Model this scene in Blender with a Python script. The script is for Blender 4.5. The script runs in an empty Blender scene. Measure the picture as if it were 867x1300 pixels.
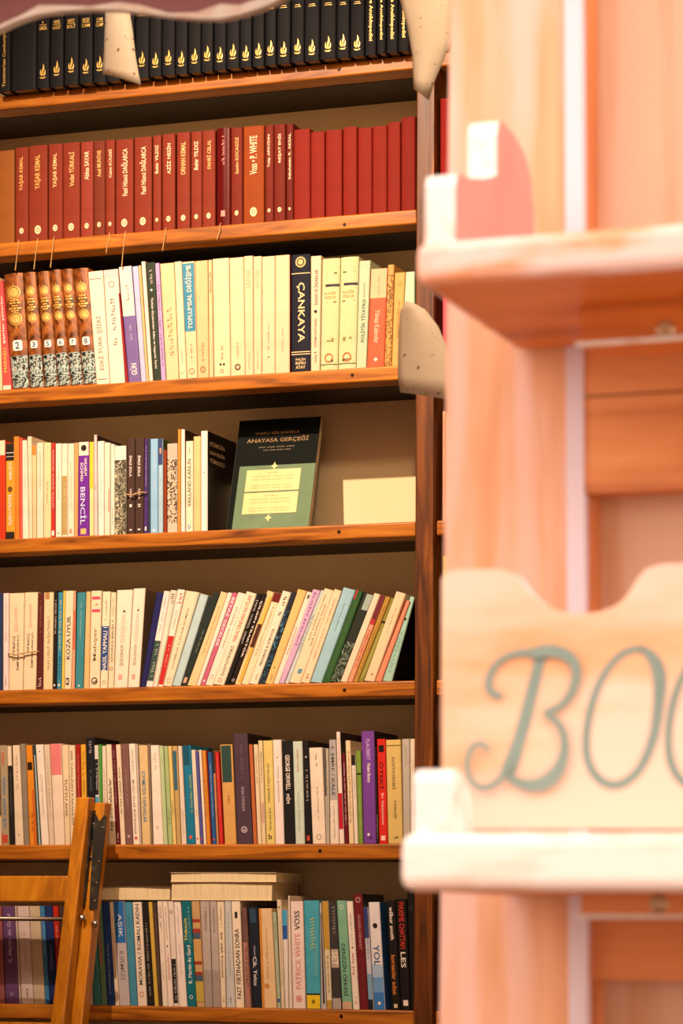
import bpy, math, random
import numpy as np
from mathutils import Vector, Matrix
random.seed(7)
S = bpy.context.scene
COL = S.collection
CZ = 1.4                                   # camera height over the floor

# ------------------------------------------------------------------ camera
FPX, PITCH, YAW, ROLL, CAMD = 3658.77, .1431975, .3474526, .00688595, 5.05987
_F = np.array([-math.sin(YAW)*math.cos(PITCH), math.cos(YAW)*math.cos(PITCH), math.sin(PITCH)])
_R = np.array([math.cos(YAW), math.sin(YAW), 0.0])
_U = np.cross(_R, _F)
_R, _U = _R*math.cos(ROLL)+_U*math.sin(ROLL), _U*math.cos(ROLL)-_R*math.sin(ROLL)
_C = np.array([0, -CAMD, CZ])
cd = bpy.data.cameras.new('camera'); cam = bpy.data.objects.new('camera', cd); COL.objects.link(cam)
cam.matrix_world = Matrix(((_R[0], _U[0], -_F[0], _C[0]), (_R[1], _U[1], -_F[1], _C[1]), (_R[2], _U[2], -_F[2], _C[2]), (0, 0, 0, 1)))
cd.sensor_fit = 'VERTICAL'; cd.sensor_height = 36; cd.sensor_width = 24; cd.lens = FPX/1300*36
cd.clip_start = .05; cd.clip_end = 60
cd.dof.use_dof = True; cd.dof.focus_distance = 5.3; cd.dof.aperture_fstop = 10.0
S.camera = cam

# ------------------------------------------------------------------ sky, lamp, exposure
w = bpy.data.worlds.new('sky'); S.world = w; w.use_nodes = True
bg = w.node_tree.nodes['Background']
bg.inputs[0].default_value = (1.0, .885, .78, 1); bg.inputs[1].default_value = 3.6
ld = bpy.data.lights.new('ceiling_spotlight', 'SPOT'); lo = bpy.data.objects.new('ceiling_spotlight', ld); COL.objects.link(lo)
ld.energy = 640; ld.color = (1, .74, .52); ld.spot_size = math.radians(44); ld.spot_blend = 1.0; ld.shadow_soft_size = .022
LP = Vector((-2.22, -2.2, CZ+2.70)); LT = Vector((-2.08, 0, CZ+1.0))
lo.location = LP; lo.rotation_euler = (LT-LP).to_track_quat('-Z', 'Y').to_euler()
l2 = bpy.data.lights.new('added_fill_lamp', 'POINT'); o2 = bpy.data.objects.new('added_fill_lamp', l2); COL.objects.link(o2)
l2.energy = 78; l2.color = (1, .74, .46); l2.shadow_soft_size = .12; o2.location = (-.95, -2.1, CZ+2.3)  # unseen fill lamp, added to brighten the hanging plates and walls
S.view_settings.view_transform = 'Standard'; S.view_settings.look = 'None'
S.view_settings.gamma = 1; S.view_settings.use_curve_mapping = False; S.view_settings.exposure = 0.0

# ------------------------------------------------------------------ pixel helpers (867 x 1300)
def hit(x, y, Y=0.0):
    d = _F+_R*(x-433.5)/FPX-_U*(y-650)/FPX
    t = (Y-_C[1])/d[1]
    return _C+t*d
def proj(P):
    d = np.array(P)-_C; z = d@_F
    return 433.5+FPX*(d@_R)/z, 650-FPX*(d@_U)/z
def xat(px, Y, z):                          # world X on plane Y at height z seen at column px
    y = 650
    for _ in range(6):
        P = hit(px, y, Y); y = proj((P[0], Y, z))[1]
    return P[0]

# ------------------------------------------------------------------ materials
def lin(h):
    o = []
    for s in (16, 8, 0):
        c = ((h >> s) & 255)/255
        o.append(c/12.92 if c <= .04045 else ((c+.055)/1.055)**2.4)
    return o
M = {}
def nodes(name, rough=.5, spec=.4):
    m = bpy.data.materials.new(name); m.use_nodes = True
    nt = m.node_tree; p = nt.nodes['Principled BSDF']
    p.inputs['Roughness'].default_value = rough
    p.inputs['Specular IOR Level'].default_value = spec
    return m, nt, p
def ramp(nt, pts):
    r = nt.nodes.new('ShaderNodeValToRGB'); e = r.color_ramp.elements
    while len(e) < len(pts): e.new(.5)
    for k, (pos, c) in enumerate(pts):
        e[k].position = pos; e[k].color = (*c, 1)
    return r
def noise(nt, scale, detail=4, vec=(1, 1, 1), src='Object', dist=0):
    t = nt.nodes.new('ShaderNodeTexCoord'); mp = nt.nodes.new('ShaderNodeMapping')
    mp.inputs['Scale'].default_value = vec
    n = nt.nodes.new('ShaderNodeTexNoise'); n.inputs['Scale'].default_value = scale; n.inputs['Detail'].default_value = detail
    n.inputs['Distortion'].default_value = dist
    nt.links.new(t.outputs[src], mp.inputs[0]); nt.links.new(mp.outputs[0], n.inputs['Vector'])
    return n
def paint(h, rough=.45, spec=.4):           # printed card / cloth: colour with faint fading
    k = ('paint', h, rough, spec)
    if k in M: return M[k]
    m, nt, p = nodes('print_%06x' % h, rough, spec)
    c = lin(h); c[1] *= .95; c[2] = min(1, c[2]*1.04)
    n = noise(nt, 26, 5)
    r = ramp(nt, [(.3, [v*.90 for v in c]), (.7, [min(1, v*1.06) for v in c])])
    nt.links.new(n.outputs['Fac'], r.inputs[0]); nt.links.new(r.outputs[0], p.inputs['Base Color'])
    M[k] = m; return m
def gilt(h=0xD8B25C):
    k = ('gilt', h)
    if k in M: return M[k]
    m, nt, p = nodes('gilt', .38, .6)
    p.inputs['Base Color'].default_value = (*lin(h), 1); p.inputs['Metallic'].default_value = .25
    M[k] = m; return m
def pages(h=0xE2CFA8):
    k = ('pages', h)
    if k in M: return M[k]
    m, nt, p = nodes('paper', .85, .15)
    c = lin(h); n = noise(nt, 60, 3, (14, .4, .4))
    r = ramp(nt, [(.35, [v*.78 for v in c]), (.65, c)])
    nt.links.new(n.outputs['Fac'], r.inputs[0]); nt.links.new(r.outputs[0], p.inputs['Base Color'])
    M[k] = m; return m
def wood(name, dark, mid, light, vec, rough=.38, scale=6, bump=.15):
    if name in M: return M[name]
    m, nt, p = nodes(name, rough, .45)
    n = noise(nt, scale, 7, vec, dist=1.2)
    r = ramp(nt, [(.28, lin(dark)), (.5, lin(mid)), (.72, lin(light))])
    nt.links.new(n.outputs['Fac'], r.inputs[0]); nt.links.new(r.outputs[0], p.inputs['Base Color'])
    b = nt.nodes.new('ShaderNodeBump'); b.inputs['Strength'].default_value = bump; b.inputs['Distance'].default_value = .002
    nt.links.new(n.outputs['Fac'], b.inputs['Height']); nt.links.new(b.outputs[0], p.inputs['Normal'])
    M[name] = m; return m
def worn(name, woodc, woodc2, paintc, cut, vec=(1, 1, 1), scale=7, rough=.6):   # old paint rubbed down to the wood
    if name in M: return M[name]
    m, nt, p = nodes(name, rough, .3)
    g = noise(nt, 9, 6, vec, dist=.6)
    r = ramp(nt, [(.3, lin(woodc)), (.7, lin(woodc2))])
    nt.links.new(g.outputs['Fac'], r.inputs[0])
    n = noise(nt, scale, 6, vec)
    q = ramp(nt, [(max(0, cut-.07), (0, 0, 0)), (min(1, cut+.07), (1, 1, 1))])
    nt.links.new(n.outputs['Fac'], q.inputs[0])
    x = nt.nodes.new('ShaderNodeMixRGB'); x.inputs[2].default_value = (*lin(paintc), 1)
    nt.links.new(q.outputs[0], x.inputs[0]); nt.links.new(r.outputs[0], x.inputs[1]); nt.links.new(x.outputs[0], p.inputs['Base Color'])
    M[name] = m; return m
def marble():
    if 'marble' in M: return M['marble']
    m, nt, p = nodes('marbled_leather', .3, .5)
    n = noise(nt, 34, 6, (1, 1, .7), dist=1.5)
    r = ramp(nt, [(.30, lin(0x2A1509)), (.46, lin(0x7A4018)), (.60, lin(0xA5622C)), (.75, lin(0x5A2D12))])
    nt.links.new(n.outputs['Fac'], r.inputs[0]); nt.links.new(r.outputs[0], p.inputs['Base Color'])
    M['marble'] = m; return m
def swirl(name, a, b, c, scale=70, dist=3):
    if name in M: return M[name]
    m, nt, p = nodes(name, .5, .3)
    n = noise(nt, scale, 3, dist=dist)
    r = ramp(nt, [(.40, lin(a)), (.48, lin(b)), (.60, lin(c))]); r.color_ramp.interpolation = 'CONSTANT'
    nt.links.new(n.outputs['Fac'], r.inputs[0]); nt.links.new(r.outputs[0], p.inputs['Base Color'])
    M[name] = m; return m
def metal(name, h, rough=.35, met=1.0):
    if name in M: return M[name]
    m, nt, p = nodes(name, rough, .5); p.inputs['Base Color'].default_value = (*lin(h), 1); p.inputs['Metallic'].default_value = met
    M[name] = m; return m
W_SHELF = lambda: wood('stained_wood_shelf', 0x66340C, 0xA66016, 0xC07A22, (.7, 9, 9))
W_POST = lambda: wood('stained_wood_post', 0x381C0A, 0x683610, 0x92541A, (8, 8, .6))

# ------------------------------------------------------------------ object helpers
def mesh(name, vs, fs, mat=None, parent=None, smooth=False, mats=None, midx=None):
    me = bpy.data.meshes.new(name); me.from_pydata([tuple(map(float, v)) for v in vs], [], fs)
    for m in (mats or ([mat] if mat else [])): me.materials.append(m)
    if midx: me.polygons.foreach_set('material_index', midx)
    if smooth: me.polygons.foreach_set('use_smooth', [True]*len(me.polygons))
    me.update()
    o = bpy.data.objects.new(name, me); COL.objects.link(o)
    if parent: o.parent = parent
    return o
def empty(name, loc):
    o = bpy.data.objects.new(name, None); o.empty_display_size = .05; o.location = loc; COL.objects.link(o); return o
def tag(o, label, cat, group=None):
    o['label'] = label; o['category'] = cat
    if group: o['group'] = group
    return o
def struct(o, label=None):
    o['kind'] = 'structure'
    if label: o['label'] = label
    return o
def boxvf(x0, x1, y0, y1, z0, z1):
    v = [(x, y, z) for z in (z0, z1) for y in (y0, y1) for x in (x0, x1)]
    return v, [(0, 2, 3, 1), (4, 5, 7, 6), (0, 1, 5, 4), (2, 6, 7, 3), (0, 4, 6, 2), (1, 3, 7, 5)]
def box(name, x0, x1, y0, y1, z0, z1, mat, parent=None, bev=0):
    v, f = boxvf(x0, x1, y0, y1, z0, z1)
    c = Vector(((x0+x1)/2, (y0+y1)/2, z0))
    if parent: c = Vector((0, 0, 0))
    o = mesh(name, [Vector(p)-c for p in v], f, mat, parent); o.location = c
    if bev:
        b = o.modifiers.new('bevel', 'BEVEL'); b.width = bev; b.segments = 3
        for q in o.data.polygons: q.use_smooth = True
        o.modifiers.new('wn', 'WEIGHTED_NORMAL')
    return o
def prism(name, pts, y0, y1, mat, parent=None, rim=None, org=(0, 0, 0)):   # polygon in XZ thickened along Y
    n = len(pts)
    v = [(p[0]-org[0], y0-org[1], p[1]-org[2]) for p in pts]+[(p[0]-org[0], y1-org[1], p[1]-org[2]) for p in pts]
    f = [tuple(range(n)), tuple(range(2*n-1, n-1, -1))]+[(i, i+n, (i+1) % n+n, (i+1) % n) for i in range(n)]
    o = mesh(name, v, f, None, parent, mats=[mat, rim or mat], midx=[0, 0]+[1]*n)
    return o
def tube(name, pts, rad, mat, parent=None, n=8):
    pts = [Vector(p) for p in pts]; v = []; f = []
    rads = rad if isinstance(rad, (list, tuple)) else [rad]*len(pts)
    for i, p in enumerate(pts):
        t = (pts[min(i+1, len(pts)-1)]-pts[max(i-1, 0)]).normalized()
        a = t.cross(Vector((.3, 1, .2))).normalized(); b = t.cross(a)
        for k in range(n):
            q = 2*math.pi*k/n; v.append(p+(a*math.cos(q)+b*math.sin(q))*rads[i])
    for i in range(len(pts)-1):
        for k in range(n):
            f.append((i*n+k, i*n+(k+1) % n, (i+1)*n+(k+1) % n, (i+1)*n+k))
    f.append(tuple(range(n-1, -1, -1))); f.append(tuple(range((len(pts)-1)*n, len(pts)*n)))
    return mesh(name, v, f, mat, parent, True)
def screw(parent, x, y, z, r=.0035, mat=None):
    v = []; f = []; n = 10
    for k in range(n):
        a = 2*math.pi*k/n; v.append((x+r*math.cos(a), y+.0005, z+r*math.sin(a)))
    for k in range(n):
        a = 2*math.pi*k/n; v.append((x+r*.7*math.cos(a), y-.0012, z+r*.7*math.sin(a)))
    for k in range(n): f.append((k, (k+1) % n, (k+1) % n+n, k+n))
    f.append(tuple(range(n, 2*n)))
    return mesh('screw', v, f, mat or metal('dark_screw', 0x3A332C, .5), parent)

# ------------------------------------------------------------------ lettering
TEXTS = {}
def prepare_texts(strings):
    tmp = []
    for s in strings:
        if s in TEXTS: continue
        TEXTS[s] = None
        cu = bpy.data.curves.new('t', 'FONT'); cu.body = s; cu.resolution_u = 2; cu.offset = .012
        o = bpy.data.objects.new('t', cu); COL.objects.link(o); tmp.append((s, o, cu))
    dg = bpy.context.evaluated_depsgraph_get(); dg.update()
    for s, o, cu in tmp:
        me = bpy.data.meshes.new_from_object(o.evaluated_get(dg))
        v = np.array([q.co[:2] for q in me.vertices]); f = [tuple(p.vertices) for p in me.polygons]
        mn, mx = v.min(0), v.max(0); TEXTS[s] = ((v-mn)/(mx-mn), f, (mx-mn)[0]/(mx-mn)[1])
        bpy.data.objects.remove(o); bpy.data.curves.remove(cu); bpy.data.meshes.remove(me)

# ------------------------------------------------------------------ books
SZ = [1.6542, 1.3506, 1.0514, .7521, .4543, .1539, -.149]      # shelf tops over the camera
SZ = [z+CZ for z in SZ]
ROWNAME = ['top', 'second', 'third', 'fourth', 'fifth', 'sixth', 'bottom']
ORD = 'zeroth first second third fourth fifth sixth seventh eighth ninth tenth eleventh twelfth thirteenth fourteenth fifteenth sixteenth seventeenth eighteenth nineteenth twentieth'.split()
def ordinal(n):
    if n <= 20: return ORD[n]
    return ['', '', 'twenty', 'thirty', 'forty', 'fifty'][n//10]+('-'+ORD[n % 10] if n % 10 else '')
ORD_FIX = {30: 'thirtieth', 40: 'fortieth', 50: 'fiftieth'}
BOOKS = [[] for _ in range(7)]
def t(s, v0, v1, dr='u', col=0x3A3028, size=.45, uc=.5): return ('t', s, v0, v1, dr, col, size, uc)
def g(v0, v1, col=0x6A5A48, size=.22, uc=.5): return ('g', v0, v1, col, size, uc)
def b(v0, v1, col, u0=0, u1=1): return ('b', v0, v1, col, u0, u1)
def d(v, r, col, uc=.5): return ('d', v, r, col, uc)
def ring(v, r, col, uc=.5): return ('r', v, r, col, uc)
GOLD = 'gold'; WH = 0xF4EEE2; BK = 0x201C1A; RD = 0xB8352C; CR = 0xE9D9B6; C2 = 0xE4CDA2; C3 = 0xF0E6CE; C4 = 0xDFC69A; PK = 0xE8C9AC
row = 0
def B(bL, bR, tL, tR, yT, col, desc, *feats, **kw):
    BOOKS[row].append(dict(bL=bL, bR=bR, tL=tL, tR=tR, yT=yT, col=col, desc=desc, feats=feats, **kw))

# ---- top shelf: black encyclopaedias
row = 0
def E(bL, bR, *feats, desc='black volume with gold flame', **kw): B(bL, bR, bL+kw.pop('dx', 1), bR+1, -78, 0x16171A, desc, *feats, hard=1, **kw)
ENC = 0xC9A24E
E(-2, 12.5, t("Tanzimat'tan Cumhuriyet'e", .03, .42, 'u', GOLD, .34), desc='black volume with vertical gold title')
E(13.5, 45.5, desc='wide plain black volume without lettering')
VT = {0: ('A', 'AMEN'), 1: ('AMER', 'AUGUST'), 2: ('BEET', 'BOLT'), 3: ('BEZI', 'CAM'), 4: ('CAMI', 'CUMP')}
for k, (x0, x1) in enumerate([(46, 62), (63, 80), (81, 99), (100, 117), (118, 134), (134.5, 152), (152.5, 170), (171, 188.5), (189, 204.5), (205, 221.5), (222, 237.5), (238.5, 254.5), (255, 270), (271, 286.5), (287, 303.5), (304, 319), (320, 335), (336, 350), (351, 368), (369, 385.5), (386, 405), (406, 426), (426.5, 443), (444, 462)]):
    f = [('flame', .12+.006*((k*7) % 5))]
    if k in VT: f += [t(VT[k][0], .428, .448, 'h', GOLD, .5 if len(VT[k][0]) > 1 else .15), b(.418, .422, GOLD, .22, .78), t(VT[k][1], .386, .410, 'h', GOLD, .6)]
    else: f += [b(.445, .449, GOLD, .25, .75), b(.46, .464, GOLD, .3, .7)]
    E(x0, x1, *f)
for x0, x1 in [(463, 477), (478, 489), (490, 504.5), (505, 519)]:
    E(x0, x1, t('Türkiye Ansiklopedisi', .12, .62, 'd', GOLD, .42), desc='black volume with gold title reading downwards')

# ---- second shelf: red cloth bindings
row = 1
RB = 0x7C3220
def RBk(bL, bR, yT, s, col=RB, logo=1, tc=0xF0DDB0, n=.9, ln=.36, desc=None, **kw):
    f = []
    if s: f.append(t(s, n-ln, n, 'u', tc, .36))
    if logo: f += [('rr', .115, .17, 0xEBD5A6), ring(.115, .10, col)]
    B(bL, bR, bL, bR, yT, col, desc or ('brick red cloth book with small round white emblem' if logo else 'plain red cloth book with bare spine'), *f, hard=1, **kw)
B(-3, 18, -3, 18, 191, 0x8A5424, 'plain orange-brown book with bare spine', hard=1)
RBk(19, 35.5, 187, 'YAŞAR KEMAL', tc=0xD9B060, cord=1); RBk(36, 60, 184.5, 'YAŞAR KEMAL', tc=0xD9B060, cord=1); RBk(61, 79, 182.5, 'YAŞAR KEMAL', tc=0xE5C88A, cord=1)
RBk(79.5, 101, 181, 'Vedat TÜRKALİ', tc=0xE0BE78); RBk(102, 118, 180, 'Abbas SAYAR', 0x86382A, ln=.3); RBk(118.5, 133, 179, 'Axel MUNTHE', 0x6E3020, tc=0xD9B46A, ln=.28)
RBk(133.5, 145.5, 177.5, 'Cahit KÜLEBİ', ln=.3, cord=.5); RBk(146.5, 169, 177, 'Fazıl Hüsnü DAĞLARCA', ln=.5, cord=1.2); RBk(170, 192.5, 174, 'Fazıl Hüsnü DAĞLARCA', ln=.5)
RBk(193.5, 204.5, 172, 'Bekir YILDIZ', ln=.3); RBk(205.5, 222, 170, 'AZİZ NESİN', ln=.32, cord=.6); RBk(224, 241, 168, 'ORHAN KEMAL', tc=0xE0BE78, ln=.34)
RBk(242, 256, 167, 'Bekir YILDIZ', ln=.3); RBk(256.5, 273, 165.5, 'FAHRİ CELAL', tc=0xE0BE78, ln=.3)
B(274, 292, 274, 292, 162, 0x561010, 'glossy dark red book with rounded spine and pale lettering', g(.62, .92, 0xC99080, .2), b(.09, .15, 0xC99080, .35, .65), hard=1, bulge=.004, rough=.22, cord=.3)
RBk(293, 307.5, 162, 'Samim KOCAGÖZ', 0x70281A, tc=0xE0BE78, ln=.38)
RBk(308.5, 335, 160, 'Voss • P. WHITE', 0x8A4018, ln=.4, desc='wide orange-brown cloth book with white lettering')
RBk(336, 347, 158.5, 'Talip APAYDIN', 0x6C261A, ln=.34); RBk(347.5, 362, 157.5, 'REŞAT ENİS', 0x6A2418, ln=.3); RBk(363, 372, 157, 'Sabahattin K. AKSAL', 0x642016, ln=.48)
for x0, x1, yt in [(372.5, 393.5, 164), (394, 412, 167), (413, 434, 165), (435, 453, 161), (454, 472, 162), (472.5, 491, 160), (491.5, 508, 155)]:
    RBk(x0, x1, yt, None, 0x7E2216, 0)
RBk(509, 527, 148, None, 0x781E14, 0, desc='plain red cloth book torn at its top', torn=1)

# ---- third shelf
row = 2
B(-2, 3, -8, -1.5, 352, 0xE3C89C, 'cream paperback cut off by the picture edge')
B(3.5, 14.7, -1.5, 3, 356, 0xD2504C, 'pink-red paperback with yellow and white upright lettering', t('MARAŞLI', .16, .38, 'u', 0xE8C05A, .6), t('şairler yazarlar', .42, .86, 'u', WH, .5), b(0, .04, 0xEAD7C0))
for n, (bl, br, tl, tr, yt) in zip('235678', [(15, 37, 3.5, 27.7, 346.5), (37.6, 55.5, 29, 44, 345), (56.3, 72.8, 46, 61.5, 344), (73, 89, 62, 75.8, 342), (89.4, 105, 76.2, 90.8, 341), (105.3, 122, 91.5, 110.7, 340)]):
    B(bl, br, tl, tr, yt, 0x7A4018, 'marbled brown volume with pale number %s badge' % n, ('vol', n), hard=1, bulge=.0045, marble=1)
B(122.4, 139, 111.4, 130.3, 344, 0xEBDFC4, 'off-white book with tall grey title', t('ESKİ TÜRK ŞİİRİ', .12, .60, 'u', 0x8A7C68, .5), b(.93, .935, 0x5A4C40, .1, .9), b(.04, .045, 0x5A4C40, .1, .9))
B(139.4, 158.6, 131, 149.6, 342, 0xE9DCC6, 'pale book with grey-blue corner and round mark', ring(.87, .22, 0x9A8E84), g(.3, .75, 0x9C8E7E, .3), b(.94, 1, 0xC9C4C2))
B(158.9, 163, 150, 152, 372, 0x8E1F2A, 'thin dark red book wedged low between pale spines')
B(163.3, 178.7, 150.5, 167, 338, 0x75639A, 'purple paperback with cream upper half', b(.57, 1, 0xF2E4CC), t('GÜN', .06, .16, 'u', WH, .55), g(.36, .52, 0xC9BEDC), g(.70, .84, 0xC07A62, .25))
B(179, 185.5, 167.5, 175, 338, 0xB4BDDC, 'thin lavender-blue paperback', g(.2, .8, 0xE6E6F2, .4))
B(185.7, 189, 175.3, 178.6, 337, 0xDDBB7A, 'very thin yellowish paperback')
B(189.3, 194, 179, 184, 332, 0xF0E4CC, 'thin white paperback beside dark green spine')
B(194.3, 204, 184.5, 196, 333, 0x2F3B2C, 'dark green paperback with white title reading downwards', t('Türkün Göçlerinden İslâm ve Uygarlık Tarihi', .1, .70, 'd', WH, .4), g(.82, .96, 0xD8D8C8, .35), d(.765, .12, WH))
B(204.3, 210.5, 196.5, 202, 334, 0xBBA3CE, 'thin lilac paperback', g(.12, .86, 0x6A4A7A, .45))
B(211, 227, 202.7, 220.7, 334, 0xE6C998, 'cream book with faded narrow lettering', g(.2, .66, 0xC9A26A, .35))
B(227.4, 237, 221, 230.3, 332, 0xEBD7AE, 'cream spine beside the blue title block', ring(.05, .2, 0xC0A070), g(.12, .25, 0x9A866A, .2))
B(237.4, 250.5, 230.6, 246.4, 332, 0xE6CDA0, 'cream book with blue block', b(.40, .985, 0x3E8CA8), t('TOPLUMSAL DEĞİŞME', .42, .97, 'u', 0xE6DCC0, .62), ring(.06, .26, 0x9A7C50), g(.14, .3, 0x9A866A, .2))
B(250.8, 265, 246.8, 263.5, 331, 0xDFBE8A, 'tan book with round printed mark near its foot', ring(.07, .26, 0x86653C), ring(.07, .14, 0x86653C), g(.14, .3, 0x86704C, .2))
B(265.3, 271, 264, 269, 330, 0xE2C592, 'thin tan book with short black lettering high up', g(.72, .9, 0x3A2C20, .5))
B(271.5, 292.5, 269.5, 290.5, 328, 0xEBD3A6, 'wide cream book with two black dots low down', d(.10, .07, BK, .42), d(.10, .07, BK, .62), ring(.045, .11, 0x5A4630), g(.14, .26, 0x86704C, .14))
B(292.8, 311, 291, 309, 327, 0xEAD0A4, 'cream book with dark round stamp', ring(.07, .22, 0x4A3826), ring(.07, .14, 0x4A3826), g(.14, .28, 0x86704C, .14))
B(311.2, 321.6, 309.3, 321, 325, 0xE8CBA0, 'cream volume, first of two with faint title', t('NUTUK', .73, .89, 'u', 0xCBAE84, .5), g(.05, .2, 0xB89A70, .2))
B(321.9, 332, 321.4, 332, 325.5, 0xE8CBA0, 'cream volume, second of two with faint title', t('NUTUK', .73, .89, 'u', 0xCBAE84, .5), g(.05, .2, 0xB89A70, .2))
B(332.3, 349, 332.3, 349, 325.5, 0xEACBA2, 'peach-cream paperback with small black line of print', g(.2, .42, 0x6A5644, .14), g(.13, .15, BK, .2))
B(349.4, 367.6, 349.4, 367.6, 324, 0xEDC9A0, 'peach paperback with faint mark', g(.18, .38, 0x9A7A64, .12), rc=0x8A2A1E)
B(369.3, 394, 369.3, 394, 323, 0x1F222C, 'navy-black book titled ÇANKAYA in gold', t('ÇANKAYA', .25, .76, 'd', 0xE8CE96, .42), b(.835, .842, 0xE8CE96), b(.165, .172, 0xE8CE96), b(.145, .152, 0xE8CE96), ring(.935, .27, 0xD8B878), d(.935, .14, 0xD8B878), t('FALİH', .095, .12, 'h', 0xE8CE96, .5), t('RIFKI', .06, .085, 'h', 0xE8CE96, .5), t('ATAY', .025, .05, 'h', 0xE8CE96, .5), hard=1)
B(394.4, 405.8, 394.4, 408, 325, 0xE8CCA6, 'pinkish cream paperback with blue upright title', t('İNSAN VE İNSANLAR', .57, .88, 'u', 0x3C3A52, .45), d(.515, .16, BK), t('ÇİĞDEM KAĞITÇIBAŞI', .2, .45, 'u', 0x5A5468, .35), g(.07, .17, 0x6A5A5A, .3))
for k in (0, 1):
    B([406, 428.5][k], [428, 451][k], [408.5, 432][k], [431.5, 455][k], [328, 326][k], 0xC6CE9A, ['left', 'right'][k]+' of two pale green volumes with dark bar', b(.745, .768, 0x3A3038, .22, 1), g(.86, .88, 0x5A6438, .7), t('KLASİK', .675, .705, 'h', 0xC08A3A, .66), t('SÖZLÜK', .635, .665, 'h', 0xC08A3A, .66), g(.60, .62, 0x8A7A3A, .7), g(.25, .30, 0x8A8448, .5), ring(.105, .25, 0xB86A34), g(.07, .10, 0x5A4A30, .5), b(.045, .05, 0x5A5430), hard=1, bulge=.003)
B(452, 465, 456, 470.5, 331, 0xB5C9A2, 'pale green paperback lettered in black capitals', t('POLİTİK TİYATRO', .24, .64, 'u', 0x24302A, .42), g(.66, .8, 0x7A9078, .2))
B(465.6, 487.6, 471, 492, 341, 0xD85F3C, 'coral paperback with peach top', b(.70, 1, 0xE8B98C), t('Yılmaz Kalender', .24, .58, 'd', 0xF0C4A0, .3), d(.075, .1, 0xF0E0C8), g(.74, .94, 0xD09A70, .12))
B(488, 496.6, 492.3, 500.5, 336, 0xC99A52, 'thin tan book with mottled brown pattern', ('sw', 0, .9, 'mottle', 0x7A5424, 0xC49448, 0xD8AE66))
B(497, 508.6, 501, 514.6, 346, 0xD6A65A, 'ochre paperback half behind hanging plate', g(.3, .7, 0x8A6428, .25), ring(.88, .2, 0xB0843C))
B(509, 526, 515, 526.5, 345, 0xB2D4B0, 'pale mint book beside the dividing post')

# ---- fourth shelf
row = 3
B(-2, 6.8, -2, 6.8, 559, 0xC23A1C, 'red paperback with cream top', b(.85, 1, 0xEBD9B4))
B(7.2, 18.8, 7.2, 18.2, 563, 0xD79A2E, 'yellow book with black ends and white lettering', b(.82, 1, 0x26221C), b(0, .075, 0x26221C), b(.9, .905, WH), b(.86, .864, WH), t('JULES VERNE', .62, .8, 'd', WH, .36), d(.52, .28, 0x6A4A20), t('BALONLA 5 HAFTA', .14, .46, 'd', WH, .36))
B(19.1, 24.4, 17, 24, 554, 0xD5822E, 'orange paperback, taller than its neighbours', rc=0xC84A2A)
B(24.7, 28, 24.5, 28, 556, 0xD8604A, 'thin coral paperback')
B(28.3, 36.4, 28, 34, 559, 0xF0E4CA, 'ivory paperback with faint lettering', g(.4, .9, 0xC9BBA0, .3), d(.79, .08, BK))
B(36.8, 41, 34.4, 40, 554, 0xE8D8B4, 'tall thin ivory book with pale side')
B(41.3, 46, 40.3, 46, 566, 0xE4CA96, 'ivory book with orange top corner', b(.9, 1, 0xD98A38))
B(46.3, 54.8, 46.3, 54.8, 562, 0xE4DCC0, 'pale grey-cream paperback with fine print', g(.5, .9, 0xA09880, .25))
B(55.1, 64.4, 55.1, 64.4, 562, 0xE9D6A2, 'yellowish cream book with small dark print', g(.36, .6, 0x5A5038, .2))
B(64.7, 70, 65.2, 70, 562, 0xB83426, 'narrow red paperback', t('KÜÇÜK KARA BALIK', .3, .92, 'd', 0xF0CDB8, .4), b(.02, .07, WH, .2, .8))
B(70.3, 77.8, 70.3, 77.8, 563, 0xF2E8D2, 'ivory paperback with little black mark at foot', g(.03, .05, BK, .4), g(.4, .8, 0xB0A088, .2))
B(78.1, 85.4, 78.1, 85.4, 563, 0xEDE2C8, 'ivory paperback with olive lower block', b(.02, .65, 0xAE9C5C), g(.1, .6, 0xD8CA98, .4))
B(85.7, 93.8, 85.7, 93.8, 563, 0xEEE0C4, 'ivory paperback with torn top corner', g(.3, .8, 0xB8A888, .2), b(.03, .08, 0xC89878, .3, .7))
B(94.1, 98.6, 94.1, 99.4, 562, 0xDDA468, 'orange-tan paperback left of the purple book')
B(98.9, 113, 99.7, 113, 561, 0x6E2A9C, 'vivid purple book titled BENCİL with cream top', b(.855, 1, 0xEDE0C8), d(.935, .27, 0x2A221E), t('BENCİL', .12, .52, 'd', 0xC8D8F0, .58), t('WILHELM', .64, .83, 'd', WH, .25, .68), t('SCHMID', .58, .78, 'd', WH, .25, .32), b(.02, .08, 0xE8C070, .25, .75))
B(113.3, 118.7, 113.3, 118.7, 561, 0xEDDC9C, 'thin paperback with yellow upper half', b(.5, 1, 0xE8CC3C))
B(119, 124.2, 119, 123, 552, 0xE4C8BE, 'tall pinkish paperback with black cover side', b(.45, .5, 0x9AB0A8, .3, .8), rc=0x241C18)
B(124.5, 131.8, 123.5, 131.8, 560, 0xF2EAD8, 'white paperback right of the tall pinkish one', g(.2, .8, 0xC8BEA8, .2))
B(132.1, 139.6, 132.1, 139.6, 562, 0xEDE0C6, 'cream paperback with reddish line', b(.25, .5, 0xB87A5A, .75, .9))
B(139.9, 145.3, 139.9, 145.3, 564, 0xDDE0CC, 'pale greenish paperback', g(.1, .3, 0x4A5248, .3), b(.0, 1, 0x8AA090, 0, .15))
B(145.6, 160.5, 145.6, 160.5, 566, 0x8C8872, 'grey book with scribbled dark pattern and pale top', ('sw', 0, .84, 'scribble', 0x3A382E, 0x8A8672, 0xCFC8AE), b(.84, 1, 0xDFE0D2))
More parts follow.
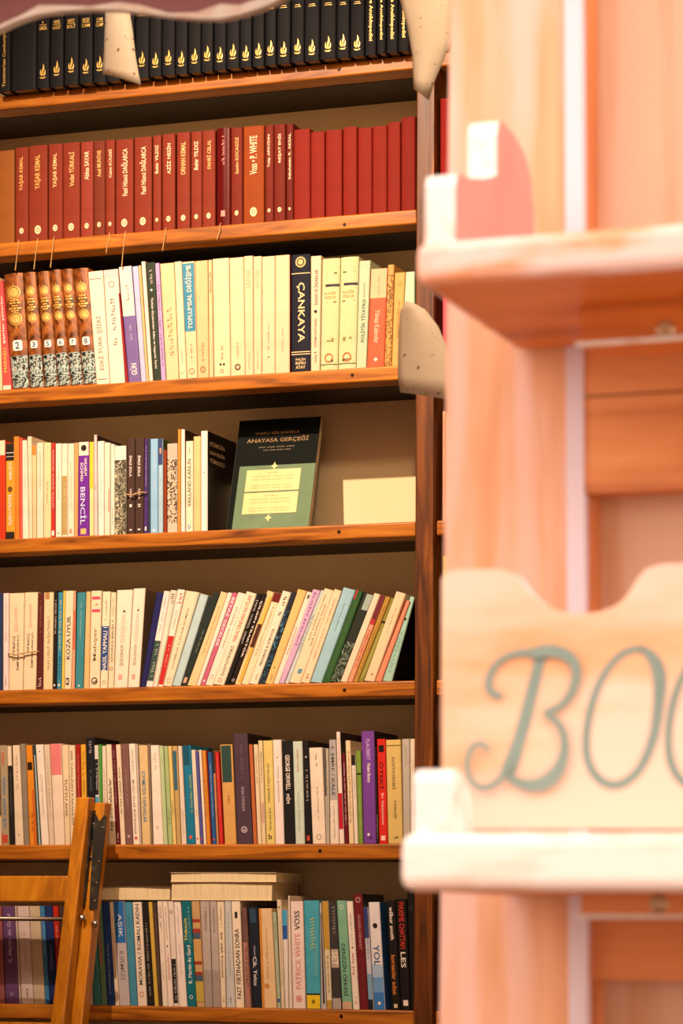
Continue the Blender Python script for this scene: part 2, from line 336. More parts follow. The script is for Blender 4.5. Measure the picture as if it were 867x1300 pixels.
for k in (0, 1):
    B([161.2, 171.1][k], [170.8, 182][k], [161.2, 171.3][k], [171, 183][k], 557, 0x46332C, ['left', 'right'][k]+' of two dark brown volumes tied with string', t('ÉMILE ZOLA', .6, .82, 'd', WH, .36), t('NANA' if k else 'NANA', .36, .47, 'd', 0xD8C8B8, .3), t('III'[:1+k], .28, .31, 'd', WH, .3), b(.035, .05, WH, .35, .65))
B(182.2, 187.6, 183.3, 187.6, 557, 0x4A3272, 'narrow dark purple paperback', g(.5, .92, 0xC8B8DC, .35), b(.03, .07, WH, .3, .7))
B(187.9, 190.3, 187.9, 190.3, 557, 0x3A4A58, 'very thin slate-blue paperback')
B(190.6, 200.4, 190.6, 200.4, 557, 0x8FC2E2, 'light blue paperback', g(.45, .9, 0xD0E4F0, .25), d(.03, .14, WH))
B(200.7, 206.8, 200.7, 206.8, 557, 0xA6CEDC, 'light blue paperback with indigo top', b(.72, 1, 0x3A4A78), b(.84, .9, 0xD89A78, .3, .7), g(.1, .6, 0xDCECF0, .3), rc=0x3A5A2C)
B(207.1, 211.8, 207.1, 211.4, 571, 0x8A3A1A, 'narrow rust-brown book')
B(212.2, 225.3, 212.2, 225.3, 563, 0xD8C2AC, 'beige book covered in dark scrawl', ('sw', .1, .82, 'scrawl', 0x4A4038, 0xCDB8A0, 0xDCC8B0), b(.84, 1, 0xDDB8A4))
B(225.6, 229, 225.6, 229.4, 545, 0xD6963A, 'very thin golden-orange spine', rc=0xC8922E)
B(229.3, 235.2, 229.7, 234.5, 545, 0xE6E0D4, 'tall greyish-white book with dark cover side', rc=0x2A2018, rct='DİMA')
B(235.6, 245.2, 235.6, 245.2, 560, 0xF0E2BE, 'cream paperback titled KANUN in tall black capitals', t('VAILLAND-KANUN', .27, .8, 'u', 0x4A4030, .5), t('b', .03, .08, 'h', 0x5A9AC8, .4), g(.86, .94, 0x8A7A5A, .2))
B(245.5, 254.6, 245.5, 254.6, 554, 0xEBC888, 'warm yellow-cream paperback')
B(254.9, 263.4, 254.9, 263.4, 547, 0xF2EBDD, 'tall white paperback whose black cover side shows', d(.58, .12, 0xA8988A), rc=0x1C1510, rct='KÜSKÜN', rct2=('KAHVENİN', 'TÜRKÜSÜ'), dep=.15)

# ---- fifth shelf
row = 4
B(-2, 3.3, -2, 3.5, 753, 0x2A3A5C, 'dark blue book at the picture edge')
B(3.6, 10.7, 3.8, 11, 753, 0xE8D9D0, 'pinkish white paperback', g(.5, .92, 0xA89A98, .3), g(.04, .14, 0x8A7A78, .3))
B(11, 28.8, 11.5, 30.7, 753, 0xEBD8B0, 'cream volume numbered 2, tied with string', t('TOPRAK 2', .3, .56, 'd', 0x3A3028, .2, .34), t('UYANDIRILMIŞ', .2, .56, 'd', 0x3A3028, .2, .62), t('ŞOLOHOV', .6, .86, 'u', 0xD8A088, .3))
B(29.1, 45.4, 31, 48, 752, 0xEBD8B0, 'cream volume numbered 1, tied with string', t('TOPRAK 1', .34, .58, 'd', 0x3A3028, .2, .34), t('UYANDIRILMIŞ', .22, .58, 'd', 0x3A3028, .2, .66), t('ŞOLOHOV', .64, .88, 'u', 0xD8A088, .3))
B(45.7, 54.2, 48.3, 55.3, 753, 0x5A2820, 'maroon book', g(.55, .92, 0xA87A68, .3), g(.03, .13, 0xE8D8C8, .5))
B(54.5, 66.3, 55.6, 68, 752, 0xE8D2A4, 'cream book with worn top corner and handwritten-looking title', g(.2, .75, 0x8A7A58, .3), b(.93, 1, 0xB08850, .15, .6))
B(66.6, 71.5, 68.3, 73.3, 750, 0x22201C, 'narrow black paperback', g(.55, .92, 0xE0D4BC, .45), d(.04, .25, WH))
B(71.8, 77.7, 73.6, 80, 752, 0x3F8CA4, 'narrow teal-blue paperback with yellow lettering', g(.4, .92, 0xE8DC9C, .5), d(.04, .25, 0xE8DC9C), g(.1, .35, 0x1A4A5C, .4))
B(78, 81.2, 80.2, 82.6, 750, 0xE6D05A, 'very thin yellow paperback')
B(81.5, 90, 82.9, 93.4, 750, 0xEADCB8, 'cream book with sketchy black capitals', t('KOZA UYUR', .3, .74, 'u', BK, .55), b(.04, .11, BK, .2, .7), b(.055, .095, 0xEADCB8, .3, .55))
B(90.3, 94.6, 93.7, 96.4, 750, 0xE0A880, 'thin cream and red book', b(.4, .8, 0xC8442C, .3, .8), rc=0x3A221A)
B(95, 105.4, 97.7, 108.8, 752, 0x3C8A92, 'teal paperback with fine white print', g(.5, .9, 0xA8D0CC, .2), d(.03, .1, WH))
B(105.8, 112.6, 109.2, 115, 751, 0xE6BE80, 'orange-cream paperback')
B(113, 126.5, 115.6, 129, 750, 0xEBDCB6, 'cream book with pink label and square mark', b(.91, .94, 0xC8506A, .1, .9), b(.78, .81, 0xC8506A, .1, .9), g(.85, .88, 0xC8506A, .3), t('Mahşer', .28, .62, 'u', 0x8A7C60, .4), ring(.075, .3, 0x3A3028), g(.06, .09, 0x3A3028, .4))
B(127, 136.2, 130, 140.4, 751, 0xEFE2BE, 'cream paperback with blue block', b(.18, .64, 0x2A4E86), t('NASIL YAPMALI 1', .18, .63, 'u', 0xE8E6DC, .55), g(.7, .92, 0x9A90A0, .25), ring(.06, .2, 0x9A8C70))
B(136.6, 144.2, 140.8, 147.3, 752, 0xEADBB4, 'cream paperback with black capitals and ring', t('SÖYLENCE BERLİN', .27, .66, 'u', 0x2A2622, .48), ring(.2, .3, 0x2A2622), d(.70, .12, BK), g(.75, .95, 0xA0947C, .25))
B(144.5, 161.6, 148.3, 168.8, 749, 0xF0E4CA, 'ivory volume, left of two with pink square at foot', t('DURGUN DON', .46, .74, 'u', 0xE0B8A4, .3), t('ŞOLOHOV', .22, .44, 'u', 0x8A8070, .32), b(.08, .13, 0xE0A890, .3, .6), b(.77, .79, 0x5A5048, .45, .6))
B(162, 176.6, 169.3, 184.6, 747, 0xF0E4CA, 'ivory volume, right of two with pink square at foot', t('DURGUN DON', .46, .74, 'u', 0xE0B8A4, .3), t('ŞOLOHOV', .22, .44, 'u', 0x8A8070, .32), b(.08, .13, 0xE0A890, .3, .6), b(.77, .79, 0x5A5048, .45, .6), rc=0x8A7858)
B(178, 184.6, 198.5, 207.6, 752, 0x26265C, 'navy book, first of the leaning row')
B(185, 193.8, 208, 216, 750, 0xEFE8DA, 'white leaning paperback with dark green lower block', b(.06, .48, 0x3A5248), g(.1, .45, 0xB8C8B8, .5), g(.55, .95, 0xC0B8A8, .3))
B(194.1, 200, 216.4, 225, 749, 0xE9DEC4, 'leaning ivory paperback with short black title high up', g(.86, .97, 0x3A342C, .5), b(0, 1, 0xB8CCB0, .78, 1))
B(200.3, 206.8, 225.4, 235, 748, 0xF0E6D2, 'leaning white paperback with red lower block', b(.02, .52, 0xC42E2A), g(.86, .97, 0xC84A38, .6), g(.2, .45, 0xF0C8B8, .3), g(.6, .8, 0xC8B8A0, .25))
B(207.1, 218, 236, 253.6, 750, 0xEBDCB8, 'leaning cream paperback with brown line of capitals', t('HANIMLAR İÇİN BİR ROMAN', .18, .82, 'u', 0x8A7A60, .25), ring(.06, .22, 0xC89880), b(0, 1, 0xC4CCAE, .82, 1))
B(218.4, 229, 254.2, 264.6, 754, 0xB4D2D2, 'leaning pale blue book with plain spine')
B(229.4, 237, 271.5, 279.4, 752, 0x28342E, 'leaning dark green book with pale flower at foot', b(.03, .09, 0xD8A890, .2, .7), g(.35, .6, 0x9AA89A, .25))
B(237.4, 249, 280.4, 289, 751, 0xE6CC96, 'leaning buff paperback with orange lettering', g(.35, .85, 0xC87848, .22))
B(249.3, 254, 289.4, 295.2, 752, 0xF0E6D4, 'leaning thin white paperback beside the pink one')
B(254.3, 260, 295.6, 302, 752, 0xC06480, 'leaning pink paperback with white capitals', t('BEYAZ GECELER', .42, .95, 'd', 0xF6E6E6, .6), d(.05, .2, WH))
B(260.4, 270, 302.4, 312.5, 752, 0xEFE4CC, 'leaning ivory paperback with tiny dark print', g(.4, .85, 0x7A6E5C, .25), ring(.09, .25, 0xD0A890))
B(270.4, 284.4, 313, 326, 751, 0xEFE2C2, 'leaning cream paperback with red and black capitals', t('DOSTOYEVSKİ', .1, .42, 'u', 0x3A332A, .36), t('YERALTINDAN NOTLAR', .46, .97, 'u', 0xC8705A, .36), ring(.05, .2, 0xC87858))
B(284.8, 290.6, 326.6, 332.6, 753, 0x1E1B18, 'leaning black paperback with fine white lettering', g(.45, .95, 0xD8D0C0, .5))
B(291, 297, 333, 338.8, 753, 0x231E1A, 'leaning black paperback with bold white title', t('ÇILGIN TRAKTÖR', .3, .92, 'd', 0xEFE6D4, .6), ring(.05, .3, 0xD8D0C0))
B(297.5, 305.8, 339.4, 348, 750, 0xE6CB94, 'leaning cream book with yellow and dark patches', b(.02, .4, 0xD8B044, .5, 1), b(.4, .65, 0x4A2A1E, .35, 1), b(.65, .95, 0xE0BC4C, .5, 1), g(.3, .9, 0x9A8458, .2, .22))
B(306.2, 315.6, 348.5, 358.5, 752, 0xEBDAB0, 'leaning cream book with dark red top', b(.9, 1, 0x6A2420), g(.3, .85, 0x8A7A58, .2))
B(316, 327.3, 359, 369.8, 750, 0xEFE2C6, 'leaning cream paperback with black upright lettering', t('FREDERICK & GÖRÜYOR', .2, .6, 'u', 0x3A342C, .38), g(.74, .96, 0x3A342C, .4), g(.05, .12, 0xC8A888, .3))
B(327.7, 335.7, 370.2, 377, 751, 0x2A2E34, 'leaning dark book with blue streaked spine', ('sw', 0, .8, 'bluestreak', 0x14181C, 0x24465C, 0x4A86A4))
B(336.2, 346.4, 378, 389.4, 748, 0xE2C078, 'leaning golden cream book with plain spine', g(.04, .1, 0x8A6A38, .3), d(.17, .07, BK))
B(346.8, 353.8, 389.8, 396.8, 751, 0xEEDFC8, 'leaning ivory paperback with pink lettering', g(.3, .62, 0xD07860, .4), b(.93, .97, BK, .4, .7))
B(354.2, 360.8, 397.2, 407.2, 748, 0xCBADCB, 'leaning lilac paperback', t('ELGİN EFENDİ', .4, .97, 'd', 0x8A4A7A, .36))
B(361.2, 366.4, 407.6, 411.5, 749, 0xBFCFCB, 'leaning thin grey-blue paperback', g(.35, .75, 0x4A5654, .4))
B(366.8, 381.4, 412, 424, 747, 0xE8D6AE, 'leaning cream book with blue square at foot', b(.1, .15, 0x5A90A8, .4, .75), g(.45, .95, 0x8A7C64, .18, .3), g(.4, .85, 0x8A7C64, .18, .65))
B(381.8, 393, 424.4, 434, 748, 0xE8D4AC, 'leaning buff book with orange-red capitals', t('YERYÜZÜNÜN VAHŞİLERİ', .24, .9, 'u', 0xC07A58, .3), g(.04, .1, 0xC05038, .3))
B(393.5, 408.4, 436, 451.6, 746, 0x97C4CE, 'leaning wide light blue book', g(.55, .85, 0x5A8A98, .14))
B(408.8, 419, 452.2, 461, 749, 0x2F5A2E, 'leaning bottle-green book with scuffed spine', g(.05, .9, 0x6A9064, .15), b(.9, 1, 0xA8403A, 0, .3))
B(419.4, 431.4, 461.6, 474.4, 753, 0x2A3028, 'leaning black book with grey-green brush marks', ('sw', 0, .45, 'brush', 0x20241E, 0x5A6A5A, 0x9AA898), b(.82, 1, 0x9AB0A4, .35, 1))
B(431.8, 440.6, 475, 483, 753, 0xE8D2B2, 'leaning pinkish cream book with plain spine')
B(441, 447.6, 483.4, 489, 755, 0xD89A76, 'leaning salmon book with maroon top', b(.72, 1, 0x6A2830), b(.66, .72, 0xB0303A), t('ÇALIKUŞU', .16, .6, 'u', 0xB04838, .5))
B(448, 454, 489.4, 496, 757, 0xB08A3C, 'leaning old-gold book', g(.04, .9, 0x8A6828, .3))
B(454.4, 461.4, 496.4, 502.2, 759, 0x86823A, 'leaning olive-green book with dark band', b(.7, .725, 0x26241A), b(.05, .6, 0x9A9A4C, .3, .7))
B(462, 475.4, 503, 515.6, 751, 0xE4CCA2, 'leaning buff book with faint lettering', g(.55, .85, 0xB09A78, .2), g(.06, .1, 0x9A8460, .3))
B(476, 484.4, 516, 520.6, 762, 0xDE8C6A, 'leaning salmon-pink paperback')
B(485, 497.6, 521, 526.6, 757, 0x9CC8B4, 'leaning mint paperback against the post, black cover side', b(.72, .745, 0x2A2A26, 0, .6), t('ODYSSEIA', .1, .6, 'u', 0x7AA894, .36), rc=0x171512)

# ---- sixth shelf
row = 5
B(2, 11.4, -1, 8.8, 946, 0xA89C7A, 'grey-tan book with bright blue lettering', t('Güler yüzlü şiir', .16, .68, 'd', 0x3A78B4, .55), b(.02, .1, 0xC8503C, .2, .9), b(.8, .93, 0xC07858, .3, .6), b(0, .12, 0xB8341E, 0, .18))
B(11.8, 18.6, 9.2, 15, 947, 0x262420, 'narrow black book with cream top', b(.8, 1, 0xE4D8B8), g(.3, .75, 0x7A7468, .3))
B(19, 30, 15.4, 24.6, 946, 0xE6D9BA, 'cream paperback with dark ring near its foot', ring(.1, .12, 0x2A2622), g(.55, .9, 0xB08888, .25))
B(30.4, 37, 25, 32, 944, 0x8E8672, 'grey speckled book', g(.1, .9, 0xA89F8A, .4))
B(37.4, 46.8, 32.4, 40.6, 946, 0xDF9028, 'orange-yellow paperback with black label', b(.75, .83, 0x2A1E14, .15, .9), g(.14, .32, 0x6A3A14, .3), b(0, .55, 0xC8642C, .7, 1))
B(47.2, 52, 41, 44.4, 946, 0x2A444A, 'thin dark teal book', b(0, .9, 0xA8C4C0, .5, 1))
B(52.4, 62, 44.8, 54.6, 945, 0xEDE6D4, 'white paperback with faded lettering', g(.3, .7, 0xC8C0B0, .3), d(.93, .1, 0xB080A0))
B(62.4, 68.6, 55, 62.6, 945, 0xD8CCB0, 'grey-cream paperback', g(.3, .8, 0xA89C84, .3))
B(69, 82, 63, 77.6, 944, 0xE9DDC4, 'ivory paperback with pink top block', b(.69, 1, 0xDE8280))
B(82.4, 88.8, 78, 86.6, 946, 0xE6D6AE, 'cream paperback with black capitals below', t('TUTTU ANA', .28, .66, 'd', 0x4A4234, .4))
B(89.2, 97.6, 87, 95, 946, 0xE8D9B4, 'cream paperback with long upright title', t('BİR CANLININ KARANLIĞI', .2, .94, 'd', 0x6A6250, .42))
B(98, 104, 95.4, 101.6, 945, 0xA0241C, 'red paperback above the ladder', g(.4, .9, 0xE0B09A, .25))
B(104.4, 111, 102, 108.4, 945, 0xE2AE3A, 'yellow paperback above the ladder', g(.5, .95, 0x6A4A14, .45))
B(111.4, 121.4, 108.8, 119, 936, 0x1C2026, 'tall black book above the ladder', g(.5, .7, 0x6A7884, .3), g(.85, .97, 0xB8B8B8, .4), rc=0x141518)
B(121.8, 127, 119.4, 124.6, 946, 0xD8D6CC, 'narrow white, black and blue book', b(.5, .86, 0x1E2020), b(.3, .48, 0x4AA0C0), g(.55, .82, 0xD8D8D0, .5))
B(127.4, 131, 125, 128.6, 945, 0x4E9A3A, 'thin green paperback')
B(131.4, 137, 129, 134, 947, 0xE6DDC4, 'thin cream paperback right of the green one', g(.3, .8, 0x9A927E, .4))
B(137.4, 147, 134.4, 141, 945, 0xEADFC0, 'cream paperback with black lower-case lettering', t('romains/kafadarlar', .14, .66, 'u', 0x2A2620, .55))
B(147.4, 152.6, 141.4, 146.2, 945, 0x5E1A20, 'narrow maroon paperback', g(.4, .95, 0xC8A0A0, .35), g(.03, .12, 0xE0C8C0, .5))
B(153, 159.2, 146.6, 152.8, 945, 0xE6D8B8, 'cream paperback with widely spaced black capitals', t('ALTIN TAPAR KÖY', .3, .78, 'u', 0x2A2620, .42))
B(159.6, 168.6, 153.2, 162.6, 944, 0x7C5C54, 'mauve-brown paperback', g(.4, .75, 0xB8A098, .25), d(.08, .18, 0xC8B0A8))
B(169, 177.2, 163, 171.2, 944, 0xEFE6D2, 'white paperback with small red mark', t('MUTLU YILLAR BÜYÜKANNE', .1, .64, 'd', 0x7A5A4A, .4), g(.7, .95, 0x9AA0A8, .3), b(.05, .075, 0xC03A2A, .3, .7))
B(177.6, 180, 171.6, 175, 945, 0xB8B0A0, 'thin grey paperback')
B(180.4, 191, 175.6, 187, 946, 0xDCC48C, 'tan book with blue capitals', t('SÖNMEYEN YAPRAKLAR', .22, .74, 'd', 0x3A7CA0, .5))
B(191.3, 194, 187.4, 190.2, 944, 0x8A7A62, 'thin brown-grey book')
B(194.4, 207.4, 190.6, 201.4, 946, 0xEDE6D4, 'white paperback with lifted corner at its foot', g(.75, .93, 0xC0B8B0, .3), ring(.17, .13, 0x6A6258))
B(207.8, 213, 201.8, 207.2, 947, 0xB4CC98, 'pale green paperback, first of two', g(.5, .9, 0xDCE4C8, .3))
B(213.4, 219, 207.6, 212.6, 947, 0xA8C284, 'pale green paperback, second of two', g(.2, .35, 0x4A5A38, .3))
B(219.4, 224, 213, 217.6, 947, 0xDDC87C, 'thin yellowish paperback', g(.3, .45, 0x6A5A30, .4))
B(224.4, 229.8, 218, 225, 947, 0xC0A46A, 'tan book with teal upper patch', b(.55, .95, 0x3A6A7C, .1, .8))
B(230.2, 236.8, 225.4, 230.6, 947, 0xE2D6C0, 'pale beige paperback', g(.1, .35, 0xA89888, .25))
B(237.2, 248, 231.4, 242, 946, 0x1F7A9A, 'bright teal-blue paperback with yellow print', g(.3, .72, 0xC8C84A, .3, .75), d(.07, .2, 0xD8583C), b(.8, 1, 0x18566A, .1, .8))
B(248.4, 254, 242.4, 247.6, 952, 0xE6DCC4, 'short cream paperback', g(.3, .8, 0xA89C80, .3), d(.06, .2, 0xC0503A))
B(254.4, 258, 248, 251.6, 954, 0x5658A0, 'thin violet-blue paperback', d(.06, .3, 0xD0503A))
B(258.4, 262, 252, 255.6, 952, 0xE8DEC8, 'thin ivory paperback beside the violet-blue one')
B(262.4, 267.4, 256, 261, 953, 0xD68C34, 'narrow orange paperback', g(.3, .8, 0xA8601C, .3))
B(267.6, 269, 261.3, 262.8, 953, 0x8A2018, 'very thin dark red booklet')
B(269.3, 274.6, 263.2, 268.6, 955, 0x2A5C98, 'narrow blue paperback', g(.3, .9, 0xA8C4DC, .35), d(.05, .25, 0xC84A3A))
B(274.9, 278, 269, 272.2, 952, 0xC08A5A, 'thin tan booklet with dark top', b(.75, 1, 0x3A2E28))
B(278.4, 283.4, 272.6, 277.4, 955, 0xC8302A, 'narrow red paperback', g(.3, .95, 0xE89A8A, .25))
B(285, 300.2, 279, 294.8, 945, 0xD0A45C, 'tan book with dark teal upper picture', b(.62, .99, 0x2E4A44, .08, .88), g(.4, .5, 0x8A6A38, .2))
B(301, 321, 295.5, 314, 931, 0x4C3C48, 'tall purple-grey book', t('KOKULU ADA', .3, .52, 'u', 0xB0A0A8, .2), g(.6, .9, 0x7A6A78, .2), ring(.13, .2, 0xC8B8C0), t('edb', .115, .145, 'h', 0xC8B8C0, .22), rc=0x121012)
B(321.4, 326.6, 315.5, 320.4, 945, 0xB8683A, 'thin rusty orange paperback')
B(327, 332, 321.5, 327, 945, 0xE2D4AC, 'thin cream paperback', g(.6, .9, 0x6A5E44, .3))
B(332.4, 337.6, 327.4, 333.2, 940, 0xD9CDA0, 'buff paperback with brown lettering', g(.6, .9, 0x5A5238, .4), b(.2, .4, 0xC8A090, .2, .8))
B(338, 349.2, 333.6, 345.6, 940, 0xDCCB78, 'pale yellow paperback with small b', t('NEREDE YAŞIYORUZ?', .4, .78, 'u', 0x6A6440, .36), t('b', .045, .095, 'h', BK, .4), g(.13, .36, 0x8A8050, .3))
B(349.6, 361, 346, 357, 939, 0xE8DFD2, 'off-white paperback with small red dot', d(.83, .08, 0xB83A3A), g(.4, .75, 0xA09890, .2))
B(361.4, 374.6, 357.4, 371, 940, 0x1E1E1E, 'black book with bold white capitals', t('GEORGE ORWELL', .52, .86, 'd', 0xF0EADC, .42), t('MİM', .39, .48, 'd', 0xF0EADC, .42))
B(375, 387, 371.3, 383.6, 941, 0xC3D6C4, 'pale green book with red name near the top', t('AHMET HAŞİM', .7, .92, 'd', 0xC07A6C, .3), t('GÜN EVSİNE', .12, .5, 'd', 0x9AB0A0, .3))
B(387.4, 396, 384, 391.4, 940, 0x1C1A1A, 'black paperback with white and red marks', g(.4, .72, 0xD8D4C8, .4), d(.84, .12, WH), b(.03, .08, 0xC84A3A, .3, .7), rc=0x101010)
B(396.8, 413.6, 392, 409, 949, 0xE6DCC4, 'short cream book with ring and framed mark', ring(.07, .2, 0xA09680), g(.25, .6, 0xB0A890, .15), g(.8, .95, 0x7A7468, .15))
B(414, 418.4, 410.4, 417, 950, 0xB8B4A0, 'narrow grey book', b(.5, 1, 0x5A564E, 0, .5), g(.1, .9, 0x8A8678, .3))
B(419, 430.4, 417.6, 426, 939, 0xE2DAC6, 'pale paperback with grey upper block', b(.42, 1, 0xA8A8A2), t('S. EMRE / KALE', .46, .94, 'd', 0x3A3A3A, .42), g(.05, .4, 0xB0A898, .2))
B(430.8, 437.2, 426.6, 431.6, 929, 0xEADFD0, 'tall white paperback with red block', b(.13, .45, 0xB81E30), g(.6, .95, 0xC08878, .35), rc=0x2A2420)
B(437.6, 442.6, 434, 437.8, 956, 0x6A1420, 'narrow maroon book with white capitals', g(.2, .9, 0xE0C8C8, .5))
B(443, 449.4, 438.2, 444.6, 940, 0xE4D3A6, 'cream paperback with dark upright print', g(.2, .9, 0x6A5E48, .35))
B(449.8, 454.8, 445.6, 451, 958, 0xE2DCC8, 'short thin white book with black top', b(.88, 1, 0x26221E), g(.5, .85, 0x8A8478, .3))
B(455.2, 461, 451.4, 458, 953, 0x7A9A3E, 'short olive-green book', b(.74, .76, 0x2A2A1E), g(.1, .6, 0xC0CC8A, .4))
B(461.4, 477.6, 458.4, 475, 928, 0x74449A, 'tall purple book with white lettering', t('FLAUBERT', .74, .93, 'd', 0xC8A8D8, .3), t('Madam Bovary', .54, .71, 'd', WH, .34), d(.08, .1, WH, .42), d(.05, .08, BK, .58), rc=0x1E1420)
B(478, 480.8, 475.4, 477.8, 948, 0x2A2220, 'very thin dark book between purple and red', g(.05, .3, 0xD0C8C0, .5))
B(481.2, 492.2, 478.2, 489.2, 938, 0xCE2C22, 'red book titled ÖTEKİ with black square', t('ÖTEKİ', .52, .78, 'd', 0x3A0E0A, .5), b(.875, .94, 0x241412, .2, .8), t('Bir Vakayiname', .18, .48, 'd', 0xF0C8B8, .36), b(.03, .075, 0xF0D0C0, .25, .75))
B(492.6, 511.6, 489.6, 508.6, 939, 0xD6BE72, 'pale yellow book with black author capitals', t('DOSTOYEVSKİ', .52, .83, 'd', 0x4A4028, .26), g(.24, .44, 0x4A4028, .2), g(.05, .08, 0x5A5030, .35), b(.94, .95, 0x8A7A3A))
B(512, 521, 510, 520, 938, 0xB9B6A6, 'grey paperback near the post', g(.75, .95, 0x8A887C, .2), d(.06, .1, 0x5A584E))
B(521.4, 526.8, 520.4, 526.6, 938, 0xE2D8BE, 'ivory paperback against the post', g(.3, .8, 0xB0A68C, .3))

# ---- bottom shelf
row = 6
B(-2, 6, -6, 2, 1150, 0x9A5A58, 'dusty rose paperback at the picture edge')
B(7, 24, 2.5, 18, 1150, 0x6A4A78, 'purple paperback with pale lettering', t('R. Martin du Gard', .42, .92, 'u', 0xC8B0CC, .3), ring(.1, .12, 0xC8B0CC))
B(24.3, 27, 18.4, 21, 1150, 0xCDBFA8, 'thin buff booklet right of the purple one')
B(27.3, 42.4, 21.4, 36, 1150, 0xDCCEC4, 'pinkish white paperback', g(.4, .75, 0xC08878, .14), g(.06, .16, 0x4A4038, .2))
B(42.8, 57, 36.4, 50, 1150, 0xCFBFA0, 'plain cream paperback left of the blue one')
B(57.4, 63, 50.4, 56, 1150, 0x3F86B8, 'narrow bright blue paperback behind the ladder rod', g(.5, .9, 0xA8C8DC, .3))
B(63.4, 73, 56.4, 66, 1150, 0x23356E, 'navy paperback behind the ladder', g(.35, .6, 0xB0B8D0, .2))
B(73.4, 80.6, 66.4, 73.4, 1150, 0xC02E20, 'red paperback half hidden by the ladder', g(.2, .8, 0xE8C0A0, .35))
B(81, 97, 73.8, 89, 1150, 0x4A3A34, 'dark book hidden behind the ladder leg')
B(97.4, 118, 89.4, 109, 1148, 0xC8BCA4, 'beige book hidden behind the ladder leg')
B(118.4, 128.4, 109.4, 120, 1148, 0x3A7A78, 'teal paperback right of the ladder', g(.3, .7, 0x1E4A4C, .3))
B(128.8, 135.4, 120.4, 128.6, 1148, 0x5E7F62, 'green book with reddish stripes right of the ladder', b(.4, .9, 0xA86A58, .3, .6))
B(136, 145.8, 129, 138, 1145, 0x22407A, 'navy paperback right of the ladder', g(.1, .6, 0xB8C4D8, .2))
B(146.2, 151.2, 138.4, 143.2, 1145, 0xDCCFB0, 'thin cream paperback with red print', g(.3, .7, 0xB86A50, .4))
B(151.6, 165, 143.6, 157, 1144, 0xB9B4B4, 'paperback with blue upper half titled AŞIK', b(.6, 1, 0x2A6AAE), t('AŞIK', .65, .88, 'd', 0xC8D4E0, .5), t('KIRMIZI', .25, .52, 'd', 0x8A8688, .4))
B(165.4, 174.4, 157.4, 167.4, 1145, 0x458EA8, 'teal-blue paperback with plain spine', g(.65, .85, 0x1E5064, .15))
B(174.8, 186.4, 167.8, 179.4, 1145, 0xE4DBC4, 'cream paperback with tall black capitals', t('MORAVIA / ROMALI KADIN', .2, .98, 'u', 0x4A4438, .42), ring(.11, .26, 0xC0584A))
B(186.8, 195.4, 179.8, 187.4, 1145, 0x24221F, 'black paperback right of the cream capitals', g(.1, .8, 0xC8C0AC, .3))
B(196, 201.2, 187.8, 192.8, 1145, 0xCDB04E, 'narrow yellow paperback')
B(201.6, 205.8, 193.2, 198.8, 1145, 0x4A3A30, 'narrow dark brown paperback', g(.2, .9, 0x9A8C7C, .3))
B(206.2, 212.8, 199.2, 205.6, 1144, 0xE6DECC, 'thin white paperback, grey name at top', g(.7, .96, 0x8A8478, .45), g(.25, .4, 0xD08878, .2))
B(213.2, 220.2, 206, 212.2, 1144, 0xE9E0CE, 'thin white paperback with black dot and red lettering', d(.57, .16, BK), g(.25, .5, 0xB85848, .4), g(.64, .95, 0xA09888, .3))
B(220.6, 226.8, 212.6, 220, 1144, 0xDFD8C6, 'white paperback with black lower block', b(.03, .45, 0x2A2826), g(.06, .42, 0xC8C8C0, .45), ring(.9, .3, 0x4A463E))
B(227.2, 237.6, 220.4, 229.2, 1144, 0xE9E2D6, 'white paperback left of the teal one', g(.3, .6, 0xC09A90, .18), g(.7, .95, 0xA8A098, .18))
B(238, 249.2, 229.8, 242, 1144, 0x166E78, 'teal book with white lettering', t('R. Martin du Gard', .22, .58, 'u', 0xE6EAE4, .4), t('Thibault', .62, .84, 'u', 0xD8D060, .3, .3), g(.6, .95, 0x9CC4C4, .2, .7), ring(.09, .2, 0xD8E4E0))
B(249.6, 260, 242.4, 253, 1144, 0xBFA06A, 'collage-patterned book with red and blue bands', b(.8, .83, 0x9A3A2C), b(.7, .74, 0x9A3A2C), b(.64, .70, 0x4A5A6A), b(.4, .43, 0x9A3A2C), b(.3, .33, 0x9A3A2C), b(.24, .3, 0x4A5A6A), b(.05, .24, 0xB8A84E), b(.43, .64, 0xC8A060))
B(260.4, 270, 253.4, 265.4, 1144, 0xB4AAA0, 'greyish volume, left of a matching pair', g(.7, .95, 0x5A544C, .3), g(.04, .13, 0x4A443C, .25), b(0, .35, 0xA0968C))
B(270.4, 280.4, 265.8, 274.6, 1144, 0xB4AAA0, 'greyish volume, right of a matching pair', g(.7, .95, 0x5A544C, .3), g(.04, .13, 0x4A443C, .25), b(0, .35, 0xA0968C))
B(280.8, 286.8, 275, 284.4, 1144, 0xE2D6B6, 'cream paperback with black lower-case title', t('bir aşk hizmeti', .28, .7, 'd', 0x3A342A, .5), g(.75, .95, 0x8A8068, .25), g(.05, .1, 0x8A8068, .4))
B(287.2, 298.6, 284.8, 292.8, 1144, 0xC2C8C4, 'pale blue-grey paperback', g(.3, .9, 0x9AACB8, .3), g(.04, .1, 0x4A4A48, .2))
B(299.2, 310, 293.2, 304.6, 1144, 0xE9DEC2, 'cream book with heavy black capitals', t('FAST FIRTINADAN SONRA', .08, .74, 'u', 0x2C2822, .55), t('1', .84, .9, 'h', BK, .3))
B(310.6, 320, 306, 313, 1152, 0x6E5048, 'brown paperback', b(0, .65, 0xA87C6C, .1, .8), g(.2, .62, 0x3A2A24, .4))
B(320.4, 332, 314, 327, 1151, 0x1F2630, 'blue-black paperback with white script', g(.5, .62, 0xC8CCD0, .2), t('Cik. Yolcu', .22, .5, 'd', 0xE0E0DC, .4), b(.84, .98, 0x2E4A60, .2, .8))
